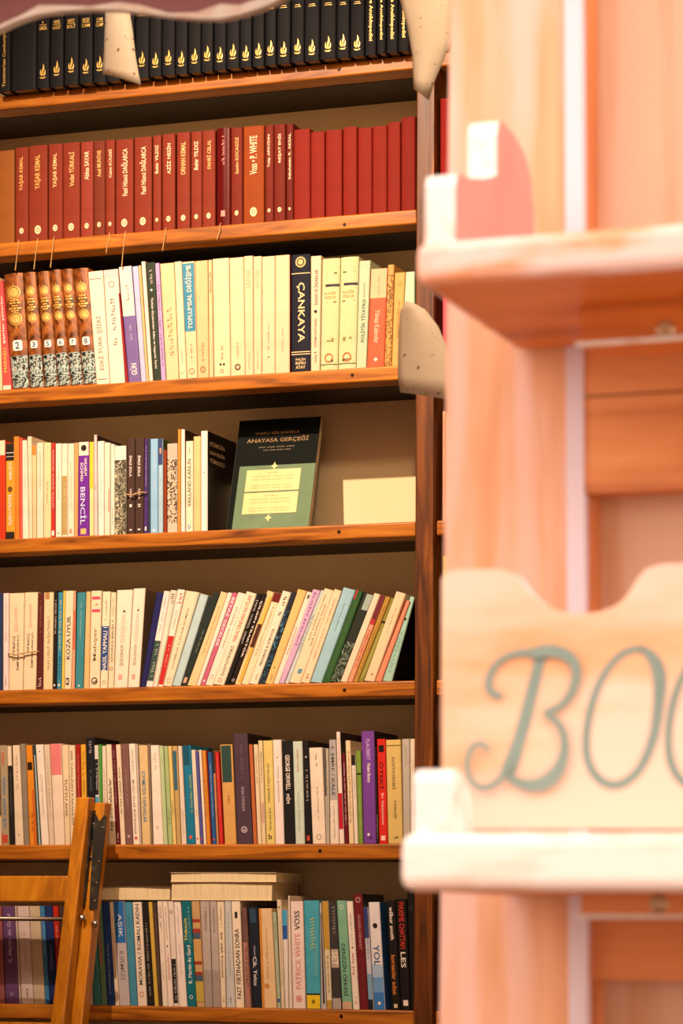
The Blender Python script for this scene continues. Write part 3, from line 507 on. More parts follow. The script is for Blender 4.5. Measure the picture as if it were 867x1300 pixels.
B(332.4, 351.4, 328, 344.8, 1153, 0xDDC192, 'buff book with orange edge and brown stain', b(0, 1, 0xC88A3A, 0, .2), g(.3, .8, 0xB0946A, .15), d(.22, .18, 0xC08A48, .4))
B(352, 356.6, 345.4, 350.6, 1158, 0xA8B89A, 'narrow grey-green paperback', g(.7, .9, 0x3A4038, .4), b(.06, .1, 0x2A5A8A, .2, .8))
B(357, 361.4, 351, 357, 1142, 0xD8CCAC, 'thin cream paperback beside the blue-topped one', g(.2, .8, 0xA08A5A, .3), d(.93, .2, 0x7A4A3A))
B(361.8, 366.4, 357.4, 365, 1155, 0xDEDAD0, 'thin white paperback with blue top', b(.7, 1, 0x2A5AA0), b(.84, 1, 0x4AA0C8))
B(366.8, 371.4, 365.4, 367.8, 1137, 0xDED4BE, 'tall very thin ivory booklet')
B(371.8, 388.2, 368.2, 384.6, 1144, 0xE4D6CA, 'pinkish white book titled VOSS', t('PATRICK WHITE', .18, .7, 'u', 0xD08A84, .42), t('VOSS', .73, .91, 'u', 0x2A2624, .42), ring(.09, .24, 0xC8685E), d(.09, .1, 0xC8685E))
B(389.4, 407, 385.2, 405, 1143, 0x46A4B8, 'turquoise book with yellow foot', b(0, .125, 0xE2C628), b(.125, .14, 0x26241E), g(.55, .85, 0xC0CC60, .3), g(.3, .7, 0x9ACCD0, .2, .7), d(.065, .14, 0x8A7A20))
B(407.4, 414.6, 405.4, 408, 1146, 0xB9B6B0, 'grey book edged with black notches', b(.05, .9, 0x2A2826, .4, .75))
B(415, 421.6, 408.4, 416.6, 1144, 0xD8CFA8, 'narrow book with gold upper half', b(.55, 1, 0xB8933A), b(0, .08, 0xB8933A), g(.15, .5, 0x6A6248, .35))
B(422.2, 434, 417.4, 426.6, 1143, 0x3C3A38, 'charcoal book with pale picture bands', b(.38, .55, 0xB0A494), t('SET', .4, .53, 'd', 0xE8DCC4, .7), b(.0, .1, 0xA8A098), g(.7, .95, 0x9A9890, .5))
B(434.6, 447.4, 427, 439, 1143, 0x7AB494, 'green book titled DENİZİN ÖFKESİ', t('DENİZİN ÖFKESİ', .12, .6, 'd', 0x1E2A22, .5), g(.68, .9, 0xA8D0B8, .25), ring(.94, .22, 0xD8E4D8), b(0, .07, 0xC8A888))
B(448, 456.6, 439.4, 447.8, 1144, 0xEAE2D2, 'white paperback with red title', t('Kırk Ayna', .32, .52, 'u', 0xA83A34, .5), g(.6, .9, 0x8A857A, .25), d(.57, .12, BK), g(.05, .12, 0xA83A34, .3))
B(457, 467.6, 448.2, 459.8, 1135, 0x6C1E24, 'tall maroon book with pale capitals', t('GOKEN DEHART', .52, .82, 'd', 0xB8908A, .3), ring(.95, .28, 0xC8A89C), g(.1, .45, 0x8A4A48, .2), rc=0x1E2420)
B(468, 474.6, 460.8, 466.8, 1152, 0xC8CCD2, 'narrow white and blue book', b(.7, 1, 0x2E3E78), b(0, .1, 0x22242A), b(.1, .35, 0x7AA8C8), g(.5, .9, 0x5A6890, .4))
B(475.2, 489.2, 467.4, 481.6, 1145, 0xE0E0DE, 'white book fading to blue, titled YOL', b(0, .16, 0x3A7CC0), b(.16, .30, 0x6AA0D0), b(.30, .42, 0xA4C2DC), t('YOL', .41, .6, 'd', 0x3A5A8A, .56), d(.78, .22, 0x26262A), d(.06, .14, WH), rc=0x3470B4)
B(497, 508.4, 490, 501.4, 1143, 0x1C1916, 'black book with white and orange lettering', t('wilbur smith', .64, .94, 'd', WH, .42), t('korsanlar adası', .14, .5, 'd', 0xD8873C, .5), b(.02, .055, 0xD8C8A0, .3, .7))
B(508.8, 521, 501.8, 515.4, 1141, 0x1A1715, 'black book with large red capitals', t('MAXIME CHATTAM', .55, .97, 'd', 0xC83A2A, .5), t('LES', .38, .52, 'd', 0xECE6DA, .5), b(.04, .09, 0xECE6DA, .3, .8))
B(521.4, 526.8, 516, 526.6, 1126, 0x171412, 'tall black book against the post', ring(.83, .3, 0x4A443C))

# ------------------------------------------------------------------ structure
XL, XP0, XP1, XR = -2.74, -1.6842, -1.6456, -.9
FLOOR = 0.0; CEIL = 4.45; WALLY = .203
plaster = lambda: M.setdefault('plaster', (lambda m: m)(worn('cream_plaster', 0xE4CCA2, 0xEAD4AC, 0xE7D0A6, .6, scale=3, rough=.8)))
struct(box('floor', -7.2, 6.0, -9.0, .6, -.06, 0, wood('floor_boards', 0x4A3524, 0x6A4C34, 0x7C5C40, (6, .5, 1), .6)))
struct(box('ceiling', -5.2, 3.0, -2.75, .6, CEIL, CEIL+.1, paint(0xD8CCB8, .8)))
struct(box('wall_back', -5.2, 3.0, WALLY, .6, 0, CEIL, plaster()))
struct(box('wall_left', -5.3, -5.2, -2.9, .6, 0, CEIL, paint(0xC8B490, .8)))
struct(box('wall_right', 3.0, 3.1, -2.9, .6, 0, CEIL, paint(0xC8B490, .8)))
YF = -CAMD+1.9                              # front of the outdoor rack
YD = YF+.252                                # face of the wooden door
OPX = -1.75                                  # left jamb of the shop opening
stucco = paint(0xD8C0A8, .85)
struct(box('added_wall_front_left', -5.2, OPX, YD+.045, YD+.2, 0, CEIL, stucco))  # unseen front walls and header, added to hold sky light off the shelves
struct(box('added_wall_front_header', OPX, 3.0, YD+.045, YD+.2, CZ+.98, CEIL, stucco))
XEW = hit(1010, 650, YD)[0]+.146
struct(box('added_wall_front_right', XEW, 3.0, YD+.045, YD+.2, 0, CZ+1.05, stucco))

struct(box('sky_block_wall', -7.2, 6.0, -9.0, -8.8, 0, 4.2, paint(0xC8B49A, .85)))  # unseen wall added behind the camera to block low sky light

# ---- bookcase: posts, shelves
case = empty('bookcase', (XP0, 0, 0)); tag(case, 'tall brown-stained wooden bookcase with seven visible shelves and a dividing post', 'bookcase')
DEP = .20
def cbox(name, x0, x1, y0, y1, z0, z1, mat, bev=.002):
    o = box(name, x0-XP0, x1-XP0, y0, y1, z0, z1, mat, case, bev); return o
TOP = CZ+2.05
cbox('post', XP0, XP1, -.006, DEP, 0, TOP, W_POST(), .003)
cbox('post_trim', XP1-.010, XP1-.001, -.011, -.004, 0, TOP, W_POST(), .001)
cbox('post', XL-.04, XL, -.006, DEP, 0, TOP, W_POST(), .003)
cbox('post', XR, XR+.04, -.006, DEP, 0, TOP, W_POST(), .003)
TH = .029
allz = [TOP-.03]+SZ+[SZ[6]-.30*k for k in (1, 2, 3)]
SCR = [(430, 88), (437, 285), (447, 476), (430, 675), (437, 876), (406, 1080), (433, 1290)]
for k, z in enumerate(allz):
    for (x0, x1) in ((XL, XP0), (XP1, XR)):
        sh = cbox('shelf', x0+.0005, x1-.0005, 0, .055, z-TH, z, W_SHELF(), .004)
        cbox('shelf_board', x0+.0005, x1-.0005, .0551, DEP, z-TH, z, wood('near_black_board', 0x0E0906, 0x140D08, 0x1A110A, (.7, 9, 9), .6), 0)  # rear part of each shelf coloured near-black, behind the brown front strip
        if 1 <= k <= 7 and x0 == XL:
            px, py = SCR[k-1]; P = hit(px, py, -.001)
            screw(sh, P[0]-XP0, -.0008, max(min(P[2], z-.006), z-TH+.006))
P = hit(548, 771, -.007); screw(case, P[0]-XP0-.003, -.0068, P[2], .0022)

# ------------------------------------------------------------------ build the books
need = set()
for r in BOOKS:
    for k in r:
        for f in k['feats']:
            if f[0] == 't': need.add(f[1])
            if f[0] == 'vol': need.add(f[1])
        if 'rct' in k: need.add(k['rct'])
        for s in k.get('rct2', ()): need.add(s)
DISP = ['FARKLI BİR BAKIŞLA', 'ANAYASA GERÇEĞİ', 'B', 'BÖLÜM - I', 'BÖLÜM - II']
prepare_texts(sorted(need)+DISP)

def col_mat(c): return gilt() if c == 'gold' else paint(c, .5, .2)
def make_book(rw, n, k, Yp, zs):
    hard = k.get('hard', 0)
    bL, bR = xat(k['bL'], Yp, zs), xat(k['bR'], Yp, zs)
    tl, tr = hit(k['tL'], k['yT'], Yp), hit(k['tR'], k['yT'], Yp)
    zt = (tl[2]+tr[2])/2
    gap = .0003
    BL, BR, TL, TR = [np.array(q, float) for q in ((bL+gap, zs), (bR-gap, zs), (tl[0]+gap, zt), (tr[0]-gap, zt))]
    wd = ((bR-bL)+(tr[0]-tl[0]))/2
    lean = ((TL[0]-BL[0])+(TR[0]-BR[0]))/2/(zt-zs)
    tilt = wd*lean*.75
    if lean > .05: BL[1] += tilt*.35; TR[1] -= tilt*.8; TL[1] += tilt*.2
    elif lean < -.02: BR[1] -= tilt*.2; TL[1] += tilt*.5
    org = np.array(((BL[0]+BR[0])/2, zs)); h = zt-zs
    dep = min(k.get('dep', (.150 if hard else .128)+random.uniform(-.008, .008)), .185)
    bul = k.get('bulge', .0012 if hard else 0)
    bul = min(bul, wd*.35)
    def mp(u, v, y):
        p = (BL*(1-u)+BR*u)*(1-v)+(TL*(1-u)+TR*u)*v-org
        return (p[0], y, p[1])
    def sb(u): return bul-bul*(1-(2*u-1)**2)          # spine curve, 0 at its crown
    root = empty('hardcover_book' if hard else 'paperback_book', (org[0], Yp, zs))
    c = .0020 if hard else .0007
    cu = min(c/wd, .22)
    ins = .0030 if hard else .0004
    cm = marble() if k.get('marble') else paint(k['col'], k.get('rough', .6 if hard else .45), .10 if hard and 'rough' not in k else .22)
    # cover: a U-shaped jacket
    N = 8
    us = [i/N for i in range(N+1)]
    cr = min(.12, .0012/wd)
    outer = [(0, dep), (0, .0012+bul)]+[(cr+(1-2*cr)*u, sb(u)) for u in us]+[(1, .0012+bul), (1, dep)]
    inner = [(1-cu, dep), (1-cu, c+bul), (cu, c+bul), (cu, dep)]
    prof = outer+inner; n_ = len(prof); no = len(outer)
    vs = ([mp(u, 0, y) for u, y in prof]+[mp(u, 1, y) for u, y in prof])*2
    fs = [(i, (i+1) % n_, (i+1) % n_+n_, i+n_) for i in range(n_)]
    # end caps as strips
    i0, i1, i2, i3 = no, no+1, no+2, no+3
    caps = [(0, 1, i2, i3), (no-2, no-1, i0, i1), tuple(range(1, no-1))+(i1, i2)]
    fs += [tuple(j+2*n_ for j in reversed(q)) for q in caps]+[tuple(j+3*n_ for j in q) for q in caps]
    cov = mesh('cover', vs, fs, cm, root)
    cov.data.polygons.foreach_set('use_smooth', [2 <= i < no-3 for i in range(len(fs))])
    if k.get('torn'):
        for vtx in cov.data.vertices:
            if vtx.co.z > h*.95 and vtx.co.x < -.002: vtx.co.z -= .006*random.random()
    e = ins/h
    v, f = boxvf(0, 1, 0, 1, 0, 1)
    pv = [mp(cu*1.02+(1-2.04*cu)*a, e+(1-2*e)*q, (c+bul)*1.02+(dep-.002-c-bul)*s_) for a, s_, q in v]
    mesh('page_block', pv, f, pages(0xDCC79E if n % 3 else 0xE6D8B8), root)
    if 'rc' in k:
        v, f = boxvf(0, 1, 0, 1, 0, 1)
        pv = [mp(1+.0003/wd*a, .002+.996*q, .0015+bul+(dep-.003)*s_) for a, s_, q in v]
        o = mesh('back_cover', pv, f, paint(k['rc'], .35), root)
        if 'rct' in k:
            for j, s_ in enumerate((k['rct'],)+tuple(k.get('rct2', ()))):
                tv, tf, asp = TEXTS[s_]
                pv = [mp(1+.0006/wd, .86-j*.085+.05*q, .012+min(.075, .0125*len(s_))*a) for a, q in tv]
                mesh('cover_title', pv, tf, paint(0xCDBF9A, .5), o)
    lvl = 0
    for ft in k['feats']:
        lvl += 1; off = -.00012-.00008*lvl
        def P(u, v, extra=0): return mp(u, v, sb(u)+off-extra)
        kind = ft[0]
        asp = h/wd
        if kind == 't':
            _, s, v0, v1, dr, cl, size, uc = ft
            tv, tf, _a = TEXTS[s]
            if dr == 'u': pv = [P(uc+(.5-q)*size, v0+(v1-v0)*a) for a, q in tv]
            elif dr == 'd': pv = [P(uc+(q-.5)*size, v1-(v1-v0)*a) for a, q in tv]
            else: pv = [P(uc+(a-.5)*size, v0+(v1-v0)*q) for a, q in tv]
            mesh('spine_title', pv, tf, col_mat(cl), root)
        elif kind == 'g':
            _, v0, v1, cl, size, uc = ft
            pv = []; pf = []
            L = (v1-v0)*h; step = max(.0016, size*wd*.62); m = max(1, int(L/step))
            rg = random.Random(n*31+rw)
            for j in range(m):
                if m > 4 and rg.random() < .14: continue
                a0 = v0+(v1-v0)*j/m; a1 = a0+(v1-v0)/m*.66
                s0 = size*rg.uniform(.55, 1.0); ub = uc+size*.5
                for (ua, ub_, va, vb) in ((ub-s0, ub, a0, a0+(a1-a0)*.38), (ub-s0*.3, ub, a0, a1)) if rg.random() < .6 else ((ub-s0, ub-s0*.72, a0, a1), (ub-s0, ub, a0+(a1-a0)*.5, a1)):
                    i = len(pv); pv += [P(ua, va), P(ub_, va), P(ub_, vb), P(ua, vb)]; pf.append((i, i+1, i+2, i+3))
            if pv: mesh('spine_print', pv, pf, col_mat(cl), root)
        elif kind in ('b', 'sw'):
            if kind == 'b': _, v0, v1, cl, u0, u1 = ft; m = col_mat(cl)
            else: v0, v1 = ft[1:3]; u0, u1 = 0, 1; m = swirl(*ft[3:])
            if k.get('marble'): pass
            u0 = max(u0, cr*.5); u1 = min(u1, 1-cr*.5)
            pv = []; pf = []
            for j in range(7):
                u = u0+(u1-u0)*j/6; pv += [P(u, max(v0, .001)), P(u, min(v1, .999))]
            for j in range(6): pf.append((2*j, 2*j+2, 2*j+3, 2*j+1))
            mesh('spine_band', pv, pf, m, root)
        elif kind in ('d', 'r', 'rr'):
            _, v0, r, cl = ft[:4]; uc = ft[4] if len(ft) > 4 else .5
            m = 16; pv = []; pf = []
            if kind == 'd' or kind == 'rr':
                for j in range(m):
                    a = 2*math.pi*j/m
                    pv.append(P(uc+r*math.cos(a), v0+r*math.sin(a)/asp*(1.25 if kind == 'rr' else 1)))
                pf = [tuple(range(m))]
            else:
                for j in range(m):
                    a = 2*math.pi*j/m
                    for q in (1, .72): pv.append(P(uc+r*q*math.cos(a), v0+r*q*math.sin(a)/asp))
                for j in range(m):
                    a_, b_ = 2*j, 2*((j+1) % m); pf.append((a_, b_, b_+1, a_+1))
            mesh('spine_emblem', pv, pf, col_mat(cl), root)
        elif kind == 'flame':
            v0 = ft[1]; pv = []; pf = []
            def poly(pts):
                i = len(pv)
                for a, q in pts: pv.append(P(.5+a*.0078/wd, v0+q*.0080/h))
                pf.append(tuple(range(i, i+len(pts))))
            poly([(-.95, -1.75), (-.5, -2.2), (.5, -2.2), (.95, -1.75), (.35, -1.9), (-.35, -1.9)])
            poly([(-.25, -1.6), (-.75, -1.1), (-.8, -.4), (-.5, .3), (-.42, -.3), (-.35, -.9), (-.12, -1.3)])
            poly([(0, -1.6), (-.2, -1.0), (-.2, -.2), (.05, .6), (.1, 1.7), (.45, .9), (.5, .2), (.2, -.4), (.1, -1.0)])
            poly([(.25, -1.6), (.3, -1.0), (.6, -.4), (.72, .1), (.85, -.5), (.8, -1.1), (.5, -1.5)])
            mesh('gold_flame', pv, pf, gilt(), root)
        elif kind == 'vol':
            pv = []; pf = []
            m = 20
            for vc in (.835, .605):
                for r0, r1 in ((.34, .29), (.24, .0)):
                    i = len(pv)
                    for j in range(m):
                        a = 2*math.pi*j/m
                        pv += [P(.5+r0*math.cos(a), vc+r0*math.sin(a)/asp), P(.5+r1*math.cos(a), vc+r1*math.sin(a)/asp)]
                    for j in range(m): a_, b_ = i+2*j, i+2*((j+1) % m); pf.append((a_, b_, b_+1, a_+1))
                for sg in (1, -1):
                    i = len(pv); pv += [P(.47, vc+sg*.36/asp), P(.53, vc+sg*.36/asp), P(.5, vc+sg*.52/asp)]; pf.append((i, i+1, i+2))
            for j, vv in enumerate((.765, .742, .717, .695, .674)):
                hw = (.2, .26, .14, .3, .18)[j]; i = len(pv)
                for ux in (-1, 0, 1):
                    i = len(pv); a = .5+ux*hw*.8; pv += [P(a-hw*.32, vv-.006), P(a+hw*.32, vv-.006), P(a+hw*.32, vv+.007), P(a-hw*.32, vv+.007)]; pf.append((i, i+1, i+2, i+3))
            mesh('gold_tooling', pv, pf, gilt(), root)
            pv = []; pf = []; vc = .375; hx, hz = .27, .27/asp
            for q in range(9):
                uu = -1+q/4; ed = max(0, abs(uu)-.7)/.3; zz_ = hz*(.7+.3*math.sqrt(max(0, 1-ed*ed)))
                pv += [P(.5+uu*hx, vc-zz_), P(.5+uu*hx, vc+zz_)]
            for q in range(8): pf.append((2*q, 2*q+2, 2*q+3, 2*q+1))
            mesh('number_badge', pv, pf, paint(0xDDE4DC, .5), root)
            tv, tf, _a = TEXTS[ft[1]]
            mesh('volume_number', [P(.5+(a-.5)*.24, vc+(q-.5)*.36/asp, .0004) for a, q in tv], tf, paint(0x2A4A5A, .5), root)
            pv = []; pf = []
            for j in range(9):
                u = .03+.94*j/8; pv += [P(u, .01), P(u, .285)]
            for j in range(8): pf.append((2*j, 2*j+2, 2*j+3, 2*j+1))
            mesh('patterned_foot', pv, pf, swirl('foot_pattern', 0x1E1A18, 0xA8C0BC, 0x9A6A4C, 85, 2.5), root)
    if 'cord' in k:
        L = .042*k['cord']; a = random.uniform(-.3, .3)*.02
        pts = [(a, -.002, .004), (a*1.1, -.006, -.002), (a+.001, -.008, -.012), (a-.002, -.008, -.012-L*.5), (a-.004, -.008, -.012-L), (a-.0045, -.008, -.018-L)]
        tube('bookmark_cord', pts, [.0009, .0009, .0009, .0009, .0011, .0018], paint(0xC09A62, .8), root, 6)
    return root

for rw in range(7):
    tot = len(BOOKS[rw])
    for i, k in enumerate(BOOKS[rw]):
        Yp = -.026+random.uniform(-.002, .002) if rw == 0 else (.003+random.uniform(0, .004))
        random.seed(rw*100+i)
        o = make_book(rw, i, k, Yp, SZ[rw]+.0002)
        tot_ = tot+(1 if rw == 3 else 0)
        li, ri = i+1, tot_-i
        side, nn = ('left', li) if li <= ri else ('right', ri)
        lab = '%s, %s from %s on %s shelf' % (k['desc'], ORD_FIX.get(nn) or ordinal(nn), side, ROWNAME[rw])
        tag(o, lab, 'book', 'books on the %s shelf' % ROWNAME[rw])

# ------------------------------------------------------------------ the face-out book on the fourth shelf
zs = SZ[3]+.0003
bx0 = xat(286.5, .045, zs); bx1 = xat(391, .045, zs); tz = hit(350, 532, .112)[2]
Wd = bx1-bx0; vec = np.array((0, .067, tz-zs)); Hh = np.linalg.norm(vec); vu = vec/Hh; vn = np.array((0, vu[2], -vu[1]))   # vn points back
fb = empty('paperback_book', (bx0, .045, zs)); tag(fb, 'dark green book standing face-out with gold title and two cream panels, fourth shelf', 'book', 'books on the fourth shelf')
def fp(u, v, n): 
    p = np.array((u*Wd, 0, 0))+vu*(v*Hh)+vn*n; return (p[0], p[1], p[2])
def slab(name, u0, u1, v0, v1, n0, n1, mat, parent=fb):
    v, f = boxvf(u0, u1, n0, n1, v0, v1); return mesh(name, [fp(a, c_, n) for a, n, c_ in v], f, mat, parent)
slab('front_cover', 0, 1, 0, 1, 0, .0007, paint(0x64805E, .6, .2))
slab('back_cover', 0, 1, .03, 1, .0165, .0172, paint(0x3A4A3A, .4)); slab('spine', -.003, 0, .03, 1, 0, .0172, paint(0x1A201A, .4))
slab('page_block', .002, .995, .03, .998, .0008, .0164, pages(0xDDC9A8))
slab('cover_band', .0, 1, .585, 1, -.0003, 0, paint(0x0C110C, .75, .12)); slab('cover_band', .0, .07, 0, .585, -.0003, 0, paint(0x0E130E, .75, .12))
def ftext(s, u0, u1, v0, v1, mat):
    tv, tf, _a = TEXTS[s]; return mesh('cover_title', [fp(u0+(u1-u0)*a, v0+(v1-v0)*q, -.0007) for a, q in tv], tf, mat, fb)
ftext('FARKLI BİR BAKIŞLA', .22, .76, .855, .893, paint(0x8E7040, .6)); ftext('ANAYASA GERÇEĞİ', .12, .88, .785, .838, paint(0x8E7040, .6))
def ginset(u0, u1, v, s, mat):
    pv = []; pf = []; m = 26
    for j in range(m):
        if j % 7 == 5: continue
        a = u0+(u1-u0)*j/m; i = len(pv); w_ = (u1-u0)/m*.62; pv += [fp(a, v, -.0010), fp(a+w_, v, -.0010), fp(a+w_, v+s*(.6+.4*((j*5) % 3)/2), -.0010), fp(a, v+s, -.0010)]; pf.append((i, i+1, i+2, i+3))
    mesh('cover_print', pv, pf, mat, fb)
ginset(.28, .72, .742, .010, paint(0x6A5A3A)); ginset(.34, .68, .715, .010, paint(0x6A5A3A))
for v0, v1, s in ((.355, .545, 'BÖLÜM - I'), (.155, .34, 'BÖLÜM - II')):
    slab('cream_panel', .17, .83, v0, v1, -.0006, -.0001, paint(0xE2CB84, .45))
    ftext(s, .42, .58, v1-.035, v1-.018, paint(0xA88A4A))
    for q in (.35, .5, .78, .9): ginset(.25, .75, v0+(v1-v0)*(1-q)+.004, .009, paint(0xB89C58))
for v in (.575, .115):
    mesh('diamond_ornament', [fp(.5+a*.045, v+q*.035, -.0008) for a, q in ((0, 1), (.35, .3), (1, 0), (.35, -.3), (0, -1), (-.35, -.3), (-1, 0), (-.35, .3))], [tuple(range(8))], paint(0xE2CB84, .45), fb)

# ------------------------------------------------------------------ books lying flat on the bottom row
def flat_book(x0, x1, y0, y1, Y, dep, label, colr, zb=None):
    a, c_ = hit(x0, y1, Y), hit(x1, y1, Y); z0 = zb if zb else a[2]; z1 = z0+(hit(x0, y0, Y)[2]-a[2])
    L = c_[0]-a[0]
    r = empty('flat_book', (a[0], Y, z0)); tag(r, label, 'book', 'books lying flat on the bottom row')
    th = z1-z0; c = .0008
    pts = [(0, 0, 0), (L, 0, 0), (L, dep, 0), (0, dep, 0)]
    for nm, za, zc in (('lower_cover', 0, c), ('upper_cover', th-c, th)):
        v, f = boxvf(0, L, 0, dep, za, zc); mesh(nm, v, f, paint(colr, .5), r)
    v, f = boxvf(0, L, dep-c, dep, c, th-c); mesh('spine', v, f, paint(colr, .5), r)
    n = 10; pv = []; pf = []
    for i in range(n+1):
        u = i/n; dy = .0015+.001*math.sin(u*5+x0)
        pv += [(.001+u*(L-.002), dy, c), (.001+u*(L-.002), dy+.0008, th-c), (.001+u*(L-.002), dep-c, c), (.001+u*(L-.002), dep-c, th-c)]
    for i in range(n):
        q = 4*i; pf += [(q, q+4, q+5, q+1), (q+2, q+3, q+7, q+6), (q, q+2, q+6, q+4), (q+1, q+5, q+7, q+3)]
    pf += [(0, 1, 3, 2), (4*n, 4*n+2, 4*n+3, 4*n+1)]
    m = pages(0xE8D4AC); mesh('page_block', pv, pf, m, r)
    return z1
zbase = max(hit((k['tL']+k['tR'])/2, k['yT'], .004)[2] for k in BOOKS[6] if 100 < k['tL'] < 304)+.0012
ztop = flat_book(216.5, 345, 1122, 1145, .004, .135, 'thick cream paper block of a book lying flat, under another flat book', 0xE2D2AE, zbase)
flat_book(216, 350.5, 1110, 1122, .002, .135, 'thinner flat book on top of the thick flat one, bottom shelf', 0xE6D6B2, ztop+.0004)
flat_book(122, 215.5, 1125, 1142, .006, .13, 'greyish flat book lying left of the stacked pair, next to ladder', 0x8A7A62, zbase)

# ------------------------------------------------------------------ neighbouring bay, glimpsed beside the post
SIDE = [(1, 558.5, 584, 124, 0x8A1C18, 'dark red book', 1), (2, 561.5, 588, 340, 0xC84A5A, 'pink-red book', 0), (3, 561.5, 566, 522, 0xD8A070, 'orange-tan spine covered in fine print', 0), (3, 566.3, 592, 528, 0xC8B490, 'buff book', 0),
        (4, 562, 590, 705, 0xD8B43A, 'yellow book', 0), (5, 562, 590, 930, 0x6A4A34, 'brown book', 0), (6, 562, 590, 1140, 0x3A3230, 'dark book', 0)]
for rw, x0, x1, yt, colr, ds, hd in SIDE:
    ft = [g(.1, .95, 0x8A4A2A, .5)] if 'print' in ds else []
    o = make_book(rw, 77, dict(bL=x0, bR=x1, tL=x0, tR=x1, yT=yt, col=colr, feats=ft, hard=hd), .006, SZ[rw]+.0002)
    tag(o, '%s right of the dividing post on the %s shelf' % (ds, ROWNAME[rw]), 'book', 'books in the neighbouring bay')

# ------------------------------------------------------------------ strings tied round paired volumes
def tie(x0, x1, py, rw, label):
    a, c_ = hit(x0, py, -.001), hit(x1, py, -.001); z = a[2]; r = .0013
    L = c_[0]-a[0]; o = empty('string_tie', (a[0], 0, z)); tag(o, label, 'string')
    y0, y1 = -.0015, .142
    pts = [(-.002, y1, -.001), (-.0022, y0+.002, 0), (.001, y0, .0005), (L*.3, y0-.001, -.002), (L*.6, y0-.001, .001), (L-.001, y0, .003), (L+.0022, y0+.002, .003), (L+.002, y1, 0), (-.002, y1, -.001)]
    tube('loop', pts, r, paint(0xC8A878, .8), o, 6)
    tube('knot', [(L*.52, y0-.003, -.002), (L*.55, y0-.0035, 0), (L*.58, y0-.003, .002)], [.001, .0022, .001], paint(0xC8A878, .8), o, 6)
tie(161, 182.6, 628, 3, 'beige string tied round the two dark brown volumes')
tie(11.2, 46, 830, 4, 'beige string tied round the two numbered cream volumes')

# ------------------------------------------------------------------ step ladder leaning on the bookcase
def hitX(px, py, X):
    dd = _F+_R*(px-433.5)/FPX-_U*(py-650)/FPX; tt = (X-_C[0])/dd[0]; return _C+tt*dd
KL = .22; ZR = hit(105, 1012, -.08)[2]; YL = -.082
LX0 = hit(96.5, 1012, YL)[0]; LX1 = hit(112.8, 1012, YL)[0]; LW = LX1-LX0
lad = empty('step_ladder', (LX0, YL-ZR*KL, 0)); tag(lad, 'orange-varnished wooden folding ladder with black hinge plate leaning on lower shelves', 'ladder')
w_lad = wood('varnished_ladder_wood', 0x985A0A, 0xC27A10, 0xD28C1E, (7, 7, .5), .35)
KR = .208
def hitL(px, py, yo, kl=None):                  # on a leaning leg face
    kl = KL if kl is None else kl
    dd = _F+_R*(px-433.5)/FPX-_U*(py-650)/FPX
    tt = (YL+yo+kl*(_C[2]-ZR)-_C[1])/(dd[1]-kl*dd[2]); return _C+tt*dd
def lbox(name, x0, x1, ya, yb, z0, z1, mat, bev=.003, parent=lad, kl=None):
    v, f = boxvf(x0, x1, ya, yb, z0, z1); kl = KL if kl is None else kl
    vs = [(x, y+KL*ZR+kl*(z-ZR), z) for x, y, z in v]
    o = mesh(name, vs, f, mat, parent)
    if bev:
        m = o.modifiers.new('bevel', 'BEVEL'); m.width = bev; m.segments = 2
    return o
SPAN = .46; RY = .031
for sx, ox in ((0, LW-.006), (-SPAN, -LW+.006)):
    lbox('front_leg', sx, sx+LW, 0, .030, .005, ZR, w_lad)
    lbox('rear_leg', sx+ox, sx+ox+LW, RY, RY+.032, .012, ZR-.009, w_lad, kl=KR)
zr0, zr1 = hit(40, 1145, YL-.02)[2], hit(40, 1112, YL-.02)[2]
for j in range(5):
    dz = -.27*j
    if zr0+dz > .05: lbox('rung', -SPAN+LW, 0, .006, .026, zr0+dz, zr1+dz, w_lad)
zrod = hit(40, 1166.5, YL-.02)[2]
ob = tube('brace_rod', [(-SPAN+LW*.5, .015+KL*zrod, zrod), (LW*.4, .015+KL*zrod, zrod)], .0042, metal('steel_rod', 0x9A948A, .4), lad, 10)
bm = worn('blackened_metal', 0x1E1B17, 0x2A251F, 0x4A4238, .62, scale=40, rough=.5)
LO = np.array(lad.location)
PA = [hitX(qx/4.335, 1000+qy/4.335, LX1)-LO for qx, qy in ((500, 128), (522, 124), (496, 665), (453, 650))]
PB = [hitL(qx/4.335, 1000+qy/4.335, RY-.0035, KR)-LO for qx, qy in ((518, 130), (545, 188), (572, 152), (586, 162), (531, 670), (490, 666))]
def thick(name, P, off, mat, parent):
    n = len(P); vs = [tuple(p) for p in P]+[tuple(np.array(p)+np.array(off)) for p in P]
    return mesh(name, vs, [tuple(range(n)), tuple(range(2*n-1, n-1, -1))]+[(i, i+n, (i+1) % n+n, (i+1) % n) for i in range(n)], mat, parent)
hp = thick('hinge_plate', [p+np.array((.0002, 0, 0)) for p in PA], (.003, 0, 0), bm, lad)
hq = thick('hinge_plate', PB, (0, .003, 0), bm, lad)
